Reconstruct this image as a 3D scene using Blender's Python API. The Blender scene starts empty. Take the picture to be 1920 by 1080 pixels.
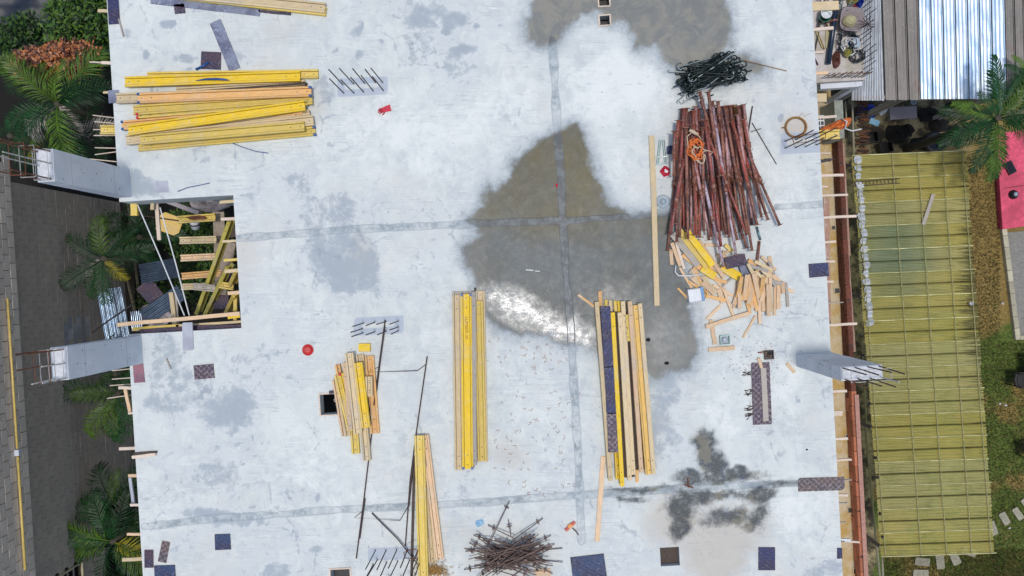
import bpy, math, random
import numpy as np
from mathutils import Vector, Matrix, Quaternion
random.seed(7); np.random.seed(7)
R_ = random.uniform
sc = bpy.context.scene
COL = sc.collection

# ------------------------------------------------------------------ camera, sky, sun, exposure
CAM_H = 15.0; FPX = 1500.0; NAD = (985.0, 522.0)
cam_d = bpy.data.cameras.new('camera'); cam = bpy.data.objects.new('camera', cam_d); COL.objects.link(cam)
cam_d.sensor_width = 36.0; cam_d.lens = 36.0*FPX/1920.0; cam_d.clip_end = 500.0; cam_d.clip_start = 0.1
dn = Vector(((NAD[0]-960)/FPX, (540-NAD[1])/FPX, -1.0)).normalized()
QC = dn.rotation_difference(Vector((0, 0, -1)))
cam.rotation_mode = 'QUATERNION'; cam.rotation_quaternion = QC; cam.location = (0, 0, CAM_H)
sc.camera = cam

SUN_DIR = Vector((0.028, -0.055, 1.0)).normalized()
elev = math.asin(SUN_DIR.z); az = math.atan2(SUN_DIR.x, SUN_DIR.y)
w = bpy.data.worlds.new('World'); sc.world = w; w.use_nodes = True
wn = w.node_tree; wn.nodes.clear()
sky = wn.nodes.new('ShaderNodeTexSky'); sky.sky_type = 'NISHITA'; sky.sun_disc = False
sky.sun_elevation = elev; sky.sun_rotation = az; sky.air_density = 1.0; sky.dust_density = 2.0; sky.ozone_density = 1.0
bg = wn.nodes.new('ShaderNodeBackground'); bg.inputs[1].default_value = 0.15
wo = wn.nodes.new('ShaderNodeOutputWorld')
wn.links.new(sky.outputs[0], bg.inputs[0]); wn.links.new(bg.outputs[0], wo.inputs[0])
sl = bpy.data.lights.new('sun', 'SUN'); sl.energy = 2.0; sl.angle = math.radians(6.5); sl.color = (1.0, 0.965, 0.91)
so = bpy.data.objects.new('sun', sl); COL.objects.link(so)
so.rotation_mode = 'QUATERNION'; so.rotation_quaternion = Vector((0, 0, 1)).rotation_difference(SUN_DIR)
sc.view_settings.view_transform = 'Standard'; sc.view_settings.look = 'None'
sc.view_settings.exposure = -0.10; sc.view_settings.gamma = 1.0
try: sc.view_settings.use_curve_mapping = False
except Exception: pass

# ------------------------------------------------------------------ coordinates
RM = QC.to_matrix()
RMn = np.array(RM)
def P(px, py, z=0.0):
    d = RM @ Vector(((px-960)/FPX, (540-py)/FPX, -1.0))
    t = (z-CAM_H)/d.z
    return Vector((d.x*t, d.y*t, z))
def to_px(X, Y, Z):
    v = np.stack([X, Y, Z-CAM_H], -1) @ RMn      # inverse rotation
    return 960+FPX*v[..., 0]/(-v[..., 2]), 540-FPX*v[..., 1]/(-v[..., 2])
ANG = math.radians(3.3)
UX = Vector((math.cos(ANG), math.sin(ANG), 0)); VX = Vector((-math.sin(ANG), math.cos(ANG), 0))
def UV(p): return p.dot(UX), p.dot(VX)
def W(u, v, z=0.0): return UX*u + VX*v + Vector((0, 0, z))
def PU(px, py, z=0.0): return UV(P(px, py, z))

# ------------------------------------------------------------------ mesh builder
class MB:
    def __init__(s): s.v = []; s.f = []
    def add(s, vs, fs):
        o = len(s.v); s.v += [tuple(p) for p in vs]; s.f += [tuple(i+o for i in f) for f in fs]; return s
    def box(s, c, size, M=None):
        x, y, z = size[0]/2, size[1]/2, size[2]/2
        vs = [Vector((a*x, b*y, d*z)) for d in (-1, 1) for b in (-1, 1) for a in (-1, 1)]
        if M is not None: vs = [M @ p for p in vs]
        c = Vector(c); vs = [p+c for p in vs]
        return s.add(vs, [(0, 2, 3, 1), (4, 5, 7, 6), (0, 1, 5, 4), (2, 6, 7, 3), (0, 4, 6, 2), (1, 3, 7, 5)])
    def cbox(s, c, size, ch=0.006, M=None):            # chamfered along x (planks, flanges)
        x, y, z = size[0]/2, size[1]/2, size[2]/2
        prof = [(-y+ch, -z), (y-ch, -z), (y, -z+ch), (y, z-ch), (y-ch, z), (-y+ch, z), (-y, z-ch), (-y, -z+ch)]
        vs = [Vector((-x, a, b)) for a, b in prof]+[Vector((x, a, b)) for a, b in prof]
        if M is not None: vs = [M @ p for p in vs]
        c = Vector(c); vs = [p+c for p in vs]
        fs = [(i, (i+1) % 8, 8+(i+1) % 8, 8+i) for i in range(8)]+[tuple(range(7, -1, -1)), tuple(range(8, 16))]
        return s.add(vs, fs)
    def prism(s, pts, z0, z1):                         # pts CCW list of (x,y)
        n = len(pts)
        return s.add([(x, y, z0) for x, y in pts]+[(x, y, z1) for x, y in pts],
                     [tuple(range(n-1, -1, -1)), tuple(range(n, 2*n))]+[(i, (i+1) % n, n+(i+1) % n, n+i) for i in range(n)])
    def tube(s, pts, r, n=6, cap=True):
        pts = [Vector(p) for p in pts]; rs = r if isinstance(r, (list, tuple)) else [r]*len(pts)
        t = (pts[1]-pts[0]).normalized()
        a = t.cross(Vector((0, 0, 1)));
        if a.length < 1e-3: a = t.cross(Vector((1, 0, 0)))
        a.normalize(); o = len(s.v)
        for i, p in enumerate(pts):
            if i == 0: t2 = t
            elif i == len(pts)-1: t2 = (pts[i]-pts[i-1]).normalized()
            else: t2 = ((pts[i+1]-pts[i]).normalized()+(pts[i]-pts[i-1]).normalized())
            if t2.length < 1e-6: t2 = t
            t2.normalize(); a = (a-t2*a.dot(t2))
            if a.length < 1e-5: a = t2.orthogonal()
            a.normalize(); b = t2.cross(a)
            for k in range(n):
                an = 2*math.pi*k/n; q = p+(a*math.cos(an)+b*math.sin(an))*rs[i]; s.v.append(tuple(q))
        m = len(pts)
        for i in range(m-1):
            for k in range(n):
                s.f.append((o+i*n+k, o+i*n+(k+1) % n, o+(i+1)*n+(k+1) % n, o+(i+1)*n+k))
        if cap:
            s.f.append(tuple(o+k for k in range(n-1, -1, -1))); s.f.append(tuple(o+(m-1)*n+k for k in range(n)))
        return s
    def lathe(s, prof, n=20, c=(0, 0, 0)):             # prof list of (r,z)
        o = len(s.v); c = Vector(c)
        for r, z in prof:
            for k in range(n):
                an = 2*math.pi*k/n; s.v.append((c.x+r*math.cos(an), c.y+r*math.sin(an), c.z+z))
        for i in range(len(prof)-1):
            for k in range(n):
                s.f.append((o+i*n+k, o+i*n+(k+1) % n, o+(i+1)*n+(k+1) % n, o+(i+1)*n+k))
        s.f.append(tuple(o+k for k in range(n-1, -1, -1))); s.f.append(tuple(o+(len(prof)-1)*n+k for k in range(n)))
        return s
    def mesh(s, name, m, smooth=False):
        me = bpy.data.meshes.new(name); me.from_pydata(s.v, [], s.f)
        if m: me.materials.append(m)
        if smooth: me.polygons.foreach_set('use_smooth', [True]*len(me.polygons))
        me.update(); return me
    def build(s, name, m, parent=None, smooth=False, kind=None, label=None):
        o = bpy.data.objects.new(name, s.mesh(name, m, smooth)); COL.objects.link(o)
        if parent: o.parent = parent
        if kind: o['kind'] = kind
        if label: o['label'] = label
        return o
def tag(o, label, cat, group=None, kind=None):
    o['label'] = label; o['category'] = cat
    if group: o['group'] = group
    if kind: o['kind'] = kind
    return o
def thing(name, loc, label, cat, group=None, rz=0.0, M=None):
    o = bpy.data.objects.new(name, None); COL.objects.link(o); o.empty_display_size = 0.1
    if M is not None: o.matrix_world = M
    else: o.location = loc; o.rotation_euler = (0, 0, rz)
    return tag(o, label, cat, group)
def link(name, me, parent=None, M=None):
    o = bpy.data.objects.new(name, me); COL.objects.link(o)
    if parent: o.parent = parent
    if M is not None: o.matrix_local = M
    return o
def frame_along(A, B):                                 # x axis along A->B, z up-ish, origin A
    x = (B-A).normalized(); y = Vector((0, 0, 1)).cross(x)
    if y.length < 1e-4: y = Vector((0, 1, 0))
    y.normalize(); z = x.cross(y)
    M = Matrix((x, y, z)).transposed().to_4x4(); M.translation = A
    return M, (B-A).length

# ------------------------------------------------------------------ materials
class NT:
    def __init__(s, name):
        s.m = bpy.data.materials.new(name); s.m.use_nodes = True; s.t = s.m.node_tree; s.t.nodes.clear()
        s.out = s.t.nodes.new('ShaderNodeOutputMaterial'); s.b = s.t.nodes.new('ShaderNodeBsdfPrincipled')
        s.t.links.new(s.b.outputs[0], s.out.inputs[0]); s.tc = s.t.nodes.new('ShaderNodeTexCoord')
        s.oi = None
    def L(s, a, b):
        if hasattr(a, 'default_value') or hasattr(a, 'is_output'): s.t.links.new(a, b)
        elif b.type == 'RGBA' and not isinstance(a, tuple): b.default_value = (a, a, a, 1)
        else: b.default_value = a if not isinstance(a, tuple) or len(a) == 4 or b.type == 'VECTOR' else (*a, 1)
    def vec(s, scale=(1, 1, 1), rot=(0, 0, 0), src='Object'):
        mp = s.t.nodes.new('ShaderNodeMapping'); mp.inputs['Scale'].default_value = scale; mp.inputs['Rotation'].default_value = rot
        s.t.links.new(s.tc.outputs[src], mp.inputs[0]); return mp.outputs[0]
    def noise(s, scale, detail=5, rough=.6, vec=None, dist=0.0):
        n = s.t.nodes.new('ShaderNodeTexNoise'); n.inputs['Scale'].default_value = scale; n.inputs['Detail'].default_value = detail
        n.inputs['Roughness'].default_value = rough; n.inputs['Distortion'].default_value = dist
        s.t.links.new(vec if vec else s.tc.outputs['Object'], n.inputs['Vector']); return n.outputs['Fac']
    def voro(s, scale, vec=None, feat='F1'):
        n = s.t.nodes.new('ShaderNodeTexVoronoi'); n.feature = feat; n.inputs['Scale'].default_value = scale
        s.t.links.new(vec if vec else s.tc.outputs['Object'], n.inputs['Vector']); return n.outputs['Distance']
    def wave(s, scale, vec=None, dist=0.0, kind='BANDS', dirn='X', detail=2):
        n = s.t.nodes.new('ShaderNodeTexWave'); n.wave_type = kind; n.inputs['Scale'].default_value = scale
        if kind == 'BANDS': n.bands_direction = dirn
        n.inputs['Distortion'].default_value = dist; n.inputs['Detail'].default_value = detail
        s.t.links.new(vec if vec else s.tc.outputs['Object'], n.inputs['Vector']); return n.outputs['Fac']
    def ramp(s, f, a, b, ca=0.0, cb=1.0, smooth=True):
        n = s.t.nodes.new('ShaderNodeMapRange'); n.interpolation_type = 'SMOOTHSTEP' if smooth else 'LINEAR'
        n.inputs[1].default_value = a; n.inputs[2].default_value = b; n.inputs[3].default_value = ca; n.inputs[4].default_value = cb
        s.t.links.new(f, n.inputs[0]); return n.outputs[0]
    def mix(s, f, a, b, mode='MIX'):
        n = s.t.nodes.new('ShaderNodeMix'); n.data_type = 'RGBA'; n.blend_type = mode
        s.L(f, n.inputs[0]); s.L(a, n.inputs[6]); s.L(b, n.inputs[7]); return n.outputs[2]
    def mth(s, op, a, b=0.0, c=None):
        n = s.t.nodes.new('ShaderNodeMath'); n.operation = op; s.L(a, n.inputs[0]); s.L(b, n.inputs[1])
        if c is not None: s.L(c, n.inputs[2])
        return n.outputs[0]
    def attr(s, name):
        n = s.t.nodes.new('ShaderNodeAttribute'); n.attribute_name = name; return n.outputs['Fac']
    def rnd(s):
        if not s.oi: s.oi = s.t.nodes.new('ShaderNodeObjectInfo')
        return s.oi.outputs['Random']
    def bump(s, h, st=0.3, d=0.01):
        n = s.t.nodes.new('ShaderNodeBump'); n.inputs['Strength'].default_value = st; n.inputs['Distance'].default_value = d
        s.t.links.new(h, n.inputs['Height']); s.t.links.new(n.outputs[0], s.b.inputs['Normal'])
    def fin(s, col, rough=.7, metal=0.0, spec=None):
        s.L(col, s.b.inputs['Base Color']); s.L(rough, s.b.inputs['Roughness']); s.L(metal, s.b.inputs['Metallic'])
        if spec is not None: s.L(spec, s.b.inputs['Specular IOR Level'])
        return s.m
def hsvmul(c, k): return tuple(min(1, x*k) for x in c)
def simple(name, c, rough=.7, metal=0.0, var=.25, scale=8, bump=.2, rv=.2, c2=None, det=5, stretch=(1, 1, 1), spec=None):
    n = NT(name); v = n.vec(stretch)
    f = n.noise(scale, det, .65, v); f2 = n.noise(scale*7, 3, .6, v)
    a = c2 if c2 else hsvmul(c, 1-var)
    col = n.mix(n.ramp(f, .35, .65), a, c)
    col = n.mix(n.ramp(f2, .3, .6, .75, 0.0), col, hsvmul(c, .6))
    k = n.mth('MULTIPLY_ADD', n.rnd(), rv*2, 1-rv)
    cc = n.t.nodes.new('ShaderNodeCombineColor')
    for i in range(3): n.t.links.new(k, cc.inputs[i])
    col = n.mix(1.0, col, cc.outputs[0], 'MULTIPLY')
    n.bump(f2, bump, .004)
    return n.fin(col, rough, metal, spec)
def wood(name, c, dirt=.35, rv=.12, paint=False, rough=.65):
    n = NT(name)
    g = n.noise(6, 8, .7, n.vec((1.0, 14, 14))); g2 = n.noise(30, 4, .6, n.vec((.5, 10, 10)))
    blot = n.noise(3.2, 8, .75, n.vec((1, 2.5, 2.5))); sp = n.noise(26, 4, .7, n.vec((1, 1.6, 1.6)))
    col = n.mix(n.ramp(g, .3, .7), hsvmul(c, .80), hsvmul(c, 1.10))
    col = n.mix(n.ramp(g2, .50, .72, 0, .45), col, hsvmul((c[0]*.9, c[1]*.75, c[2]*.6), .7))
    col = n.mix(n.ramp(blot, .52, .72, 0, .32 if paint else (.3 if c[0] > .2 else .04)), col, (.50, .42, .30))
    col = n.mix(n.ramp(sp, .62, .74, 0, dirt), col, (.10, .07, .04))
    ln = n.noise(1.1, 6, .7, n.vec((1.3, 3, 3))); col = n.mix(n.ramp(ln, .50, .66, 0, (.25 if paint else .5) if c[0] > .2 else 0), col, (.46, .41, .33)); col = n.mix(n.ramp(ln, .34, .44, .35, 0), col, hsvmul(c, .62))
    cr = n.noise(16, 8, .8, n.vec((1, 1.3, 1.3))); col = n.mix(n.ramp(cr, .57, .64, 0, .8 if c[0] > .2 else .1), col, (.58, .58, .55))
    # knots
    vk = n.voro(3.0, n.vec((1.1, 5, 5))); col = n.mix(n.ramp(vk, .04, .09, .65, 0), col, (.10, .055, .03))
    k = n.mth('MULTIPLY_ADD', n.rnd(), rv*2, 1-rv)
    cc = n.t.nodes.new('ShaderNodeCombineColor')
    for i in range(3): n.t.links.new(k, cc.inputs[i])
    col = n.mix(1.0, col, cc.outputs[0], 'MULTIPLY')
    n.bump(g2, .25, .003)
    return n.fin(col, rough)
def ply(name, c, c2, worn=.45, rough=.35, marks=True, lattice=False):
    n = NT(name); f = n.noise(9, 9, .8); f2 = n.noise(34, 6, .75); f3 = n.noise(3, 3, .5)
    col = n.mix(n.ramp(f3, .35, .65), c, c2)
    if marks:
        v = n.vec((1, 1, 1), (0, 0, math.radians(35)))
        wv = n.wave(4.6, v, .6, 'BANDS', 'Y', 2); dt = n.noise(26, 3, .7, v)
        m = n.mth('MULTIPLY', n.ramp(wv, .90, .98), n.ramp(dt, .5, .6)); col = n.mix(n.mth('MULTIPLY', m, .25), col, (.55, .5, .62))
    if lattice:
        a = n.wave(4.2, n.vec((1, 1, 1), (0, 0, math.radians(47))), .8, 'BANDS', 'X', 1)
        b = n.wave(4.2, n.vec((1, 1, 1), (0, 0, math.radians(-43))), .8, 'BANDS', 'X', 1)
        m = n.mth('MAXIMUM', n.ramp(a, .80, .95), n.ramp(b, .80, .95)); col = n.mix(n.mth('MULTIPLY', n.mth('MULTIPLY', m, n.ramp(n.noise(20, 4), .4, .6)), .55), col, (.42, .34, .34))
    col = n.mix(n.ramp(f, .54, .62, 0, worn*.8), col, (.36, .38, .48))
    col = n.mix(n.ramp(f2, .57, .66, 0, worn), col, (.50, .52, .58))
    n.bump(f2, .2, .003)
    return n.fin(col, n.ramp(f, .4, .7, rough, .8))

M = {}
M['yel'] = wood('yellow_painted_timber', (.82, .55, .012), .3, .08, True)
M['yel2'] = wood('faded_yellow_timber', (.72, .53, .11), .4, .12, True)
M['org'] = wood('orange_faded_timber', (.76, .43, .15), .35, .1, True)
M['amber'] = wood('amber_painted_timber', (.76, .51, .14), .35, .1, True)
M['pale'] = wood('pale_bare_timber', (.66, .52, .30), .4, .12)
M['pine'] = wood('fresh_pine', (.72, .50, .30), .3, .15)
M['pink'] = wood('pinkish_batten_wood', (.74, .60, .48), .25, .08)
M['grw'] = wood('grey_weathered_wood', (.42, .38, .33), .5, .15)
M['dkw'] = wood('dark_stained_wood', (.055, .035, .025), .2, .2)
M['navy'] = ply('navy_film_plywood', (.012, .022, .095), (.022, .018, .06), .28, .55)
M['plum'] = ply('plum_film_plywood', (.055, .028, .048), (.028, .018, .050), .28, .55)
M['plumlat'] = ply('lattice_patterned_plywood', (.045, .030, .060), (.065, .04, .055), .32, .5, False, True)
M['brnlat'] = ply('brown_lattice_plywood', (.10, .065, .06), (.06, .05, .06), .4, .5, False, True)
M['blue'] = ply('blue_worn_plywood', (.008, .035, .11), (.015, .02, .07), .35, .5)
M['greyply'] = ply('cement_covered_plywood', (.22, .25, .33), (.12, .13, .2), .9, .8, False)
M['palegrey'] = ply('pale_cement_board', (.45, .47, .52), (.36, .37, .43), .6, .8, False)
M['redply'] = ply('reddish_worn_board', (.33, .14, .17), (.22, .1, .14), .6, .7, False)
M['steel'] = simple('dark_rebar_steel', (.075, .045, .045), .6, .5, .3, 20)
M['rust'] = simple('rusty_rebar', (.24, .09, .045), .8, .2, .4, 15)
M['dust'] = simple('cement_dusted_rebar', (.62, .60, .56), .85, 0, .25, 12)
M['hook'] = simple('dark_green_black_bar', (.022, .036, .036), .28, .6, .4, 9, rv=.4)
M['hookl'] = simple('silvery_bar', (.32, .38, .38), .35, .7, .4, 9, rv=.3)
M['rod'] = simple('brown_tie_rod_steel', (.21, .145, .12), .6, .3, .45, 22, rv=.45)
def propmat(name, c, c2, k=.5):
    n = NT(name); f = n.noise(9, 8, .75, n.vec((1, 2, 2))); f2 = n.noise(40, 4, .7)
    col = n.mix(n.ramp(f, .5-.1*k, .5+.08), c, c2); f3 = n.noise(22, 6, .8, n.vec((1, 2, 2))); col = n.mix(n.ramp(f3, .56, .62, 0, .7), col, (.12, .06, .045)); col = n.mix(n.ramp(f2, .57, .64, 0, .8), col, (.55, .44, .42))
    n.bump(f2, .3, .003); return n.fin(col, .55, .15)
M['pr1'] = propmat('red_prop_paint', (.40, .075, .05), (.25, .09, .055))
M['pr2'] = propmat('brown_rust_prop', (.30, .12, .075), (.15, .065, .05))
M['pr3'] = propmat('maroon_prop_paint', (.32, .07, .06), (.20, .075, .055))
M['pr4'] = propmat('pinkish_cement_prop', (.55, .34, .34), (.30, .12, .10))
M['pr5'] = propmat('pale_lilac_prop', (.52, .44, .52), (.28, .14, .15))
M['pr6'] = propmat('yellow_ochre_prop', (.50, .27, .05), (.2, .08, .03))
M['teal'] = simple('teal_galvanised', (.16, .26, .28), .35, .7)
M['black'] = simple('black_plastic', (.012, .013, .016), .4)
M['pipe'] = simple('blue_black_pvc', (.015, .035, .07), .3)
M['hose'] = simple('black_hose', (.02, .03, .035), .35)
M['white'] = simple('white_plastic', (.75, .77, .78), .5, rv=.03, var=.1)
M['bluep'] = simple('blue_plastic', (.01, .05, .45), .35, rv=.02)
M['bluel'] = simple('light_blue_plastic', (.25, .50, .70), .4, rv=.02)
M['red'] = simple('red_plastic', (.62, .02, .02), .4, rv=.02)
M['redsoft'] = simple('crimson_cloth', (.65, .015, .05), .6, rv=.02, var=.35, scale=20)
M['oran'] = simple('orange_plastic', (.85, .30, .02), .4, rv=.02)
M['ropeo'] = simple('orange_rope', (.85, .22, .05), .8, rv=.02)
M['ropec'] = simple('cream_rope', (.72, .55, .38), .8, rv=.02)
M['strap'] = simple('blue_strap', (.01, .09, .30), .45, rv=.02)
M['green'] = simple('green_plastic', (.01, .16, .10), .4)
M['ochre'] = simple('ochre_tarp', (.55, .52, .12), .6)
M['mortar'] = simple('mortar_crust', (.42, .37, .38), .9, 0, .25, 30, .5)
M['sand'] = simple('yellow_sand', (.56, .52, .30), .95, 0, .2, 30, .5)
M['greypl'] = simple('grey_plastic_lid', (.36, .44, .50), .4, rv=.02, var=.15)
M['pailblue'] = simple('blue_pail_side', (.05, .22, .45), .4)
M['stap'] = simple('pinkish_wire_shaving', (.45, .24, .16), .8)
M['straw'] = simple('golden_straw', (.55, .33, .10), .9, rv=.3)
M['trunk'] = simple('palm_trunk', (.10, .085, .06), .9, 0, .4, 10, .5)
def smoothconc():
    n = NT('smooth_cast_concrete'); a = n.noise(1.2, 5, .6); b = n.noise(6, 8, .7, n.vec((1, 1, .3))); c = n.noise(45, 4, .6)
    col = n.mix(n.ramp(a, .35, .65), (.55, .59, .65), (.66, .69, .74)); col = n.mix(n.ramp(b, .52, .7, 0, .3), col, (.42, .45, .50)); col = n.mix(n.ramp(c, .66, .72, 0, .5), col, (.25, .27, .3))
    n.bump(b, .1, .004); return n.fin(col, .8)
M['cold'] = smoothconc()
M['coldx'] = simple('column_concrete', (.60, .62, .65), .85, 0, .10, 3, .15, .03, det=8)
M['coltop'] = simple('fresh_column_top', (.74, .76, .78), .85, 0, .25, 14, .6, .04)
M['yelpipe'] = simple('yellow_conduit', (.68, .50, .14), .5, 0, .15, 6)
M['dark'] = simple('dark_glass', (.006, .007, .009), .15)
M['cream'] = simple('cream_frame', (.60, .52, .33), .6)
M['alu'] = simple('aluminium_frame', (.55, .58, .60), .35, .8)
M['brick'] = simple('orange_clay_brick', (.60, .21, .11), .9, 0, .3, 12, .5, .3)
M['brickd'] = simple('dark_damp_brick', (.19, .06, .035), .9, 0, .5, 12, .5, .35)
M['plankr'] = wood('reddish_long_board', (.36, .20, .14), .5, .2)
M['corr'] = simple('dark_corrugated_sheet', (.10, .14, .19), .35, .7, .4, 5)
M['corrs'] = simple('shiny_corrugated_sheet', (.30, .38, .48), .25, .9, .5, 3)
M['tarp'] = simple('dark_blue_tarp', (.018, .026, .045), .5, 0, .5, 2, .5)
M['copper'] = simple('copper_leaf', (.60, .21, .07), .45, 0, .5, 6, rv=.1)
M['copperd'] = simple('dark_copper_leaf', (.14, .045, .03), .5, 0, .5, 6)
M['leaf'] = simple('glossy_green_leaf', (.05, .12, .016), .5, 0, .5, 4, spec=.25)
M['leaf2'] = simple('bright_green_leaf', (.10, .19, .02), .5, 0, .4, 4, spec=.3)
M['leafd'] = simple('dark_green_leaf', (.014, .045, .010), .5, 0, .5, 4, spec=.25)
M['frond'] = simple('palm_green', (.009, .060, .010), .5, 0, .7, 3, rv=.45, spec=.3)
M['frondl'] = simple('palm_light_green', (.08, .16, .012), .5, 0, .6, 3, rv=.35, spec=.3)
M['frondy'] = simple('palm_yellowing', (.36, .32, .025), .6, 0, .5, 3, spec=.2)
M['frondw'] = simple('palm_dry_whitish', (.52, .47, .40), .7, 0, .4, 3)
M['soil'] = simple('dark_soil', (.010, .009, .007), .95, 0, .5, 2, .5, 0)
M['tuft'] = simple('grass_blade', (.075, .115, .02), .6, 0, .5, .8, rv=0)
M['tuftd'] = simple('dry_grass_blade', (.20, .15, .045), .7, 0, .5, .8, rv=0)
M['stone'] = simple('pale_stepping_stone', (.36, .34, .25), .9, 0, .25, 12, .5)
M['kerb'] = simple('cream_kerb', (.50, .46, .33), .9, 0, .2, 6)
M['pinkr'] = simple('pink_painted_roof', (.80, .09, .17), .7, 0, .45, 2.2, .4, .02, det=9)
M['purlines'] = simple('pale_yellow_strip', (.40, .38, .17), .7, 0, .5, 5, .2, 0)
M['oldwhite'] = simple('old_whitish_tile', (.52, .56, .58), .8, 0, .5, 9, .4)
M['olv'] = wood('olive_painted_timber', (.50, .43, .08), .4, .12, True)
M['beige'] = simple('beige_board', (.46, .38, .30), .85, 0, .3, 10)
M['inkb'] = simple('faded_brown_ink', (.30, .17, .03), .7)
M['jute'] = simple('golden_coil', (.34, .18, .05), .8, rv=.1)
M['cable'] = simple('rust_stained_coil', (.28, .15, .06), .8, rv=.1)

def concrete_mat():
    n = NT('slab_concrete')
    n1 = n.noise(.9, 9, .62, dist=.4); n2 = n.noise(5.5, 10, .72, dist=.3); n3 = n.noise(38, 8, .75); n4 = n.noise(120, 4, .7)
    st = n.noise(4, 7, .7, n.vec((.7, 9, 1), (0, 0, ANG)))
    dv = n.t.nodes.new('ShaderNodeVectorMath'); dv.operation = 'ADD'; nz = n.t.nodes.new('ShaderNodeTexNoise'); nz.inputs['Scale'].default_value = .8; nz.inputs['Detail'].default_value = 3
    vm_ = n.t.nodes.new('ShaderNodeVectorMath'); vm_.operation = 'SCALE'; vm_.inputs['Scale'].default_value = 1.2
    n.t.links.new(nz.outputs['Color'], vm_.inputs[0]); n.t.links.new(n.tc.outputs['Object'], dv.inputs[0]); n.t.links.new(vm_.outputs[0], dv.inputs[1])
    tone = n.attr('tone'); wet = n.attr('wet'); dark = n.attr('dark'); joint = n.attr('joint'); warm = n.attr('warm')
    patch = n.attr('patch'); film = n.attr('film'); pits = n.attr('pits')
    base = n.mix(n.ramp(n1, .30, .66), (.53, .565, .56), (.64, .67, .645))
    base = n.mix(n.ramp(n2, .40, .60, .0, .55), base, (.675, .71, .665))
    n5 = n.noise(2.3, 13, .78, dist=.6); base = n.mix(n.ramp(n5, .50, .56, 0, .30), base, (.76, .79, .735)); base = n.mix(n.ramp(n.noise(3.1, 13, .8, dist=.9), .56, .61, 0, .42), base, (.40, .45, .47))
    # trowel arcs, drag marks and scuffs in several directions
    for (rz_, sx_, sy_, ms_, t0) in ((.5, 2, 40, .9, .53), (2.2, 2.5, 48, 1.3, .55), (1.25, 1.6, 34, .7, .54)):
        dvv = n.t.nodes.new('ShaderNodeMapping'); dvv.inputs['Scale'].default_value = (sx_, sy_, 1); dvv.inputs['Rotation'].default_value = (0, 0, rz_)
        n.t.links.new(dv.outputs[0], dvv.inputs[0]); q_ = n.noise(1.0, 5, .7, dvv.outputs[0]); mk_ = n.ramp(n.noise(ms_, 4, .6, n.vec((1, 1, 1), (0, 0, rz_))), t0, t0+.08)
        base = n.mix(n.mth('MULTIPLY', mk_, n.ramp(q_, .54, .64, 0, .55)), base, (.40, .44, .46)); base = n.mix(n.mth('MULTIPLY', mk_, n.ramp(q_, .36, .44, .4, 0)), base, (.80, .82, .80))
    # small dark footprints / drips
    vf = n.voro(3.3, dv.outputs[0]); base = n.mix(n.mth('MULTIPLY', n.ramp(n.mth('ADD', vf, n.mth('MULTIPLY', n2, .35)), .22, .29, .6, 0), n.ramp(n.noise(.8, 3), .53, .6)), base, (.35, .40, .45))
    wz = n.ramp(n.noise(.45, 4, .6), .52, .66); base = n.mix(n.mth('MULTIPLY', wz, .28), base, (.60, .555, .50))
    base = n.mix(n.ramp(st, .52, .70, .0, .35), base, (.47, .51, .56))
    nn = n.mth('ADD', n.mth('MULTIPLY', n.mth('SUBTRACT', n2, .5), 1.9), n.mth('MULTIPLY', n.mth('SUBTRACT', n3, .5), 1.1))
    nb_ = n.mth('ADD', n.mth('MULTIPLY', n.mth('SUBTRACT', n2, .5), 1.6), n.mth('MULTIPLY', n.mth('SUBTRACT', n5, .5), 2.0))
    tn = n.mth('ADD', tone, n.mth('MULTIPLY', nb_, .75))
    rimm = n.mth('MULTIPLY', n.ramp(tn, -.50, -.34), n.ramp(tn, -.34, -.14, 1, 0)); base = n.mix(n.mth('MULTIPLY', rimm, .32), base, (.80, .83, .80))
    base = n.mix(n.ramp(tn, -1.1, .25, .60, 0), base, (.36, .41, .455)); base = n.mix(n.ramp(tn, -.95, -.30, .50, 0), base, (.31, .355, .41))
    base = n.mix(n.ramp(n.mth('ADD', tone, n.mth('MULTIPLY', nb_, 1.6)), -.75, -.45, .4, 0), base, (.36, .41, .44))
    base = n.mix(n.ramp(tn, .25, .9, 0, .7), base, (.78, .80, .765))
    base = n.mix(n.mth('MULTIPLY', n.ramp(n.mth('ADD', warm, n.mth('MULTIPLY', nn, .4)), .2, .9), .6), base, (.50, .44, .36))
    # dark splatters and pits
    v1 = n.voro(7.5); vm = n.ramp(n.noise(1.7, 4, .6), .50, .64)
    spl = n.mth('MULTIPLY', n.ramp(n.mth('ADD', v1, n.mth('MULTIPLY', n3, .30)), .17, .25, 1, 0), vm)
    base = n.mix(n.mth('MULTIPLY', spl, .75), base, (.32, .37, .44))
    pm = n.mth('MULTIPLY', n.ramp(n3, .62, .70), n.ramp(n.mth('ADD', pits, n.mth('MULTIPLY', nn, .4)), .1, .8, .12, .85))
    base = n.mix(pm, base, (.25, .29, .34))
    v2 = n.voro(1.5, n.vec((1, 1, 1)), 'DISTANCE_TO_EDGE'); 
    crk = n.mth('MULTIPLY', n.ramp(n.mth('ADD', v2, n.mth('MULTIPLY', n.mth('SUBTRACT', n2, .5), .35)), .0, .012, 1, 0), n.ramp(n.noise(.6, 2), .52, .62))
    base = n.mix(n.mth('MULTIPLY', crk, .45), base, (.28, .32, .36))
    # joints and patches
    jm = n.ramp(n.mth('ADD', joint, n.mth('MULTIPLY', nn, .22)), .42, .60)
    jc = n.mix(n.ramp(n2, .42, .58), (.27, .32, .34), (.47, .52, .53)); base = n.mix(n.mth('MULTIPLY', jm, n.ramp(n.noise(1.3, 6, .7), .40, .56, .35, .9)), base, jc)
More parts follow.
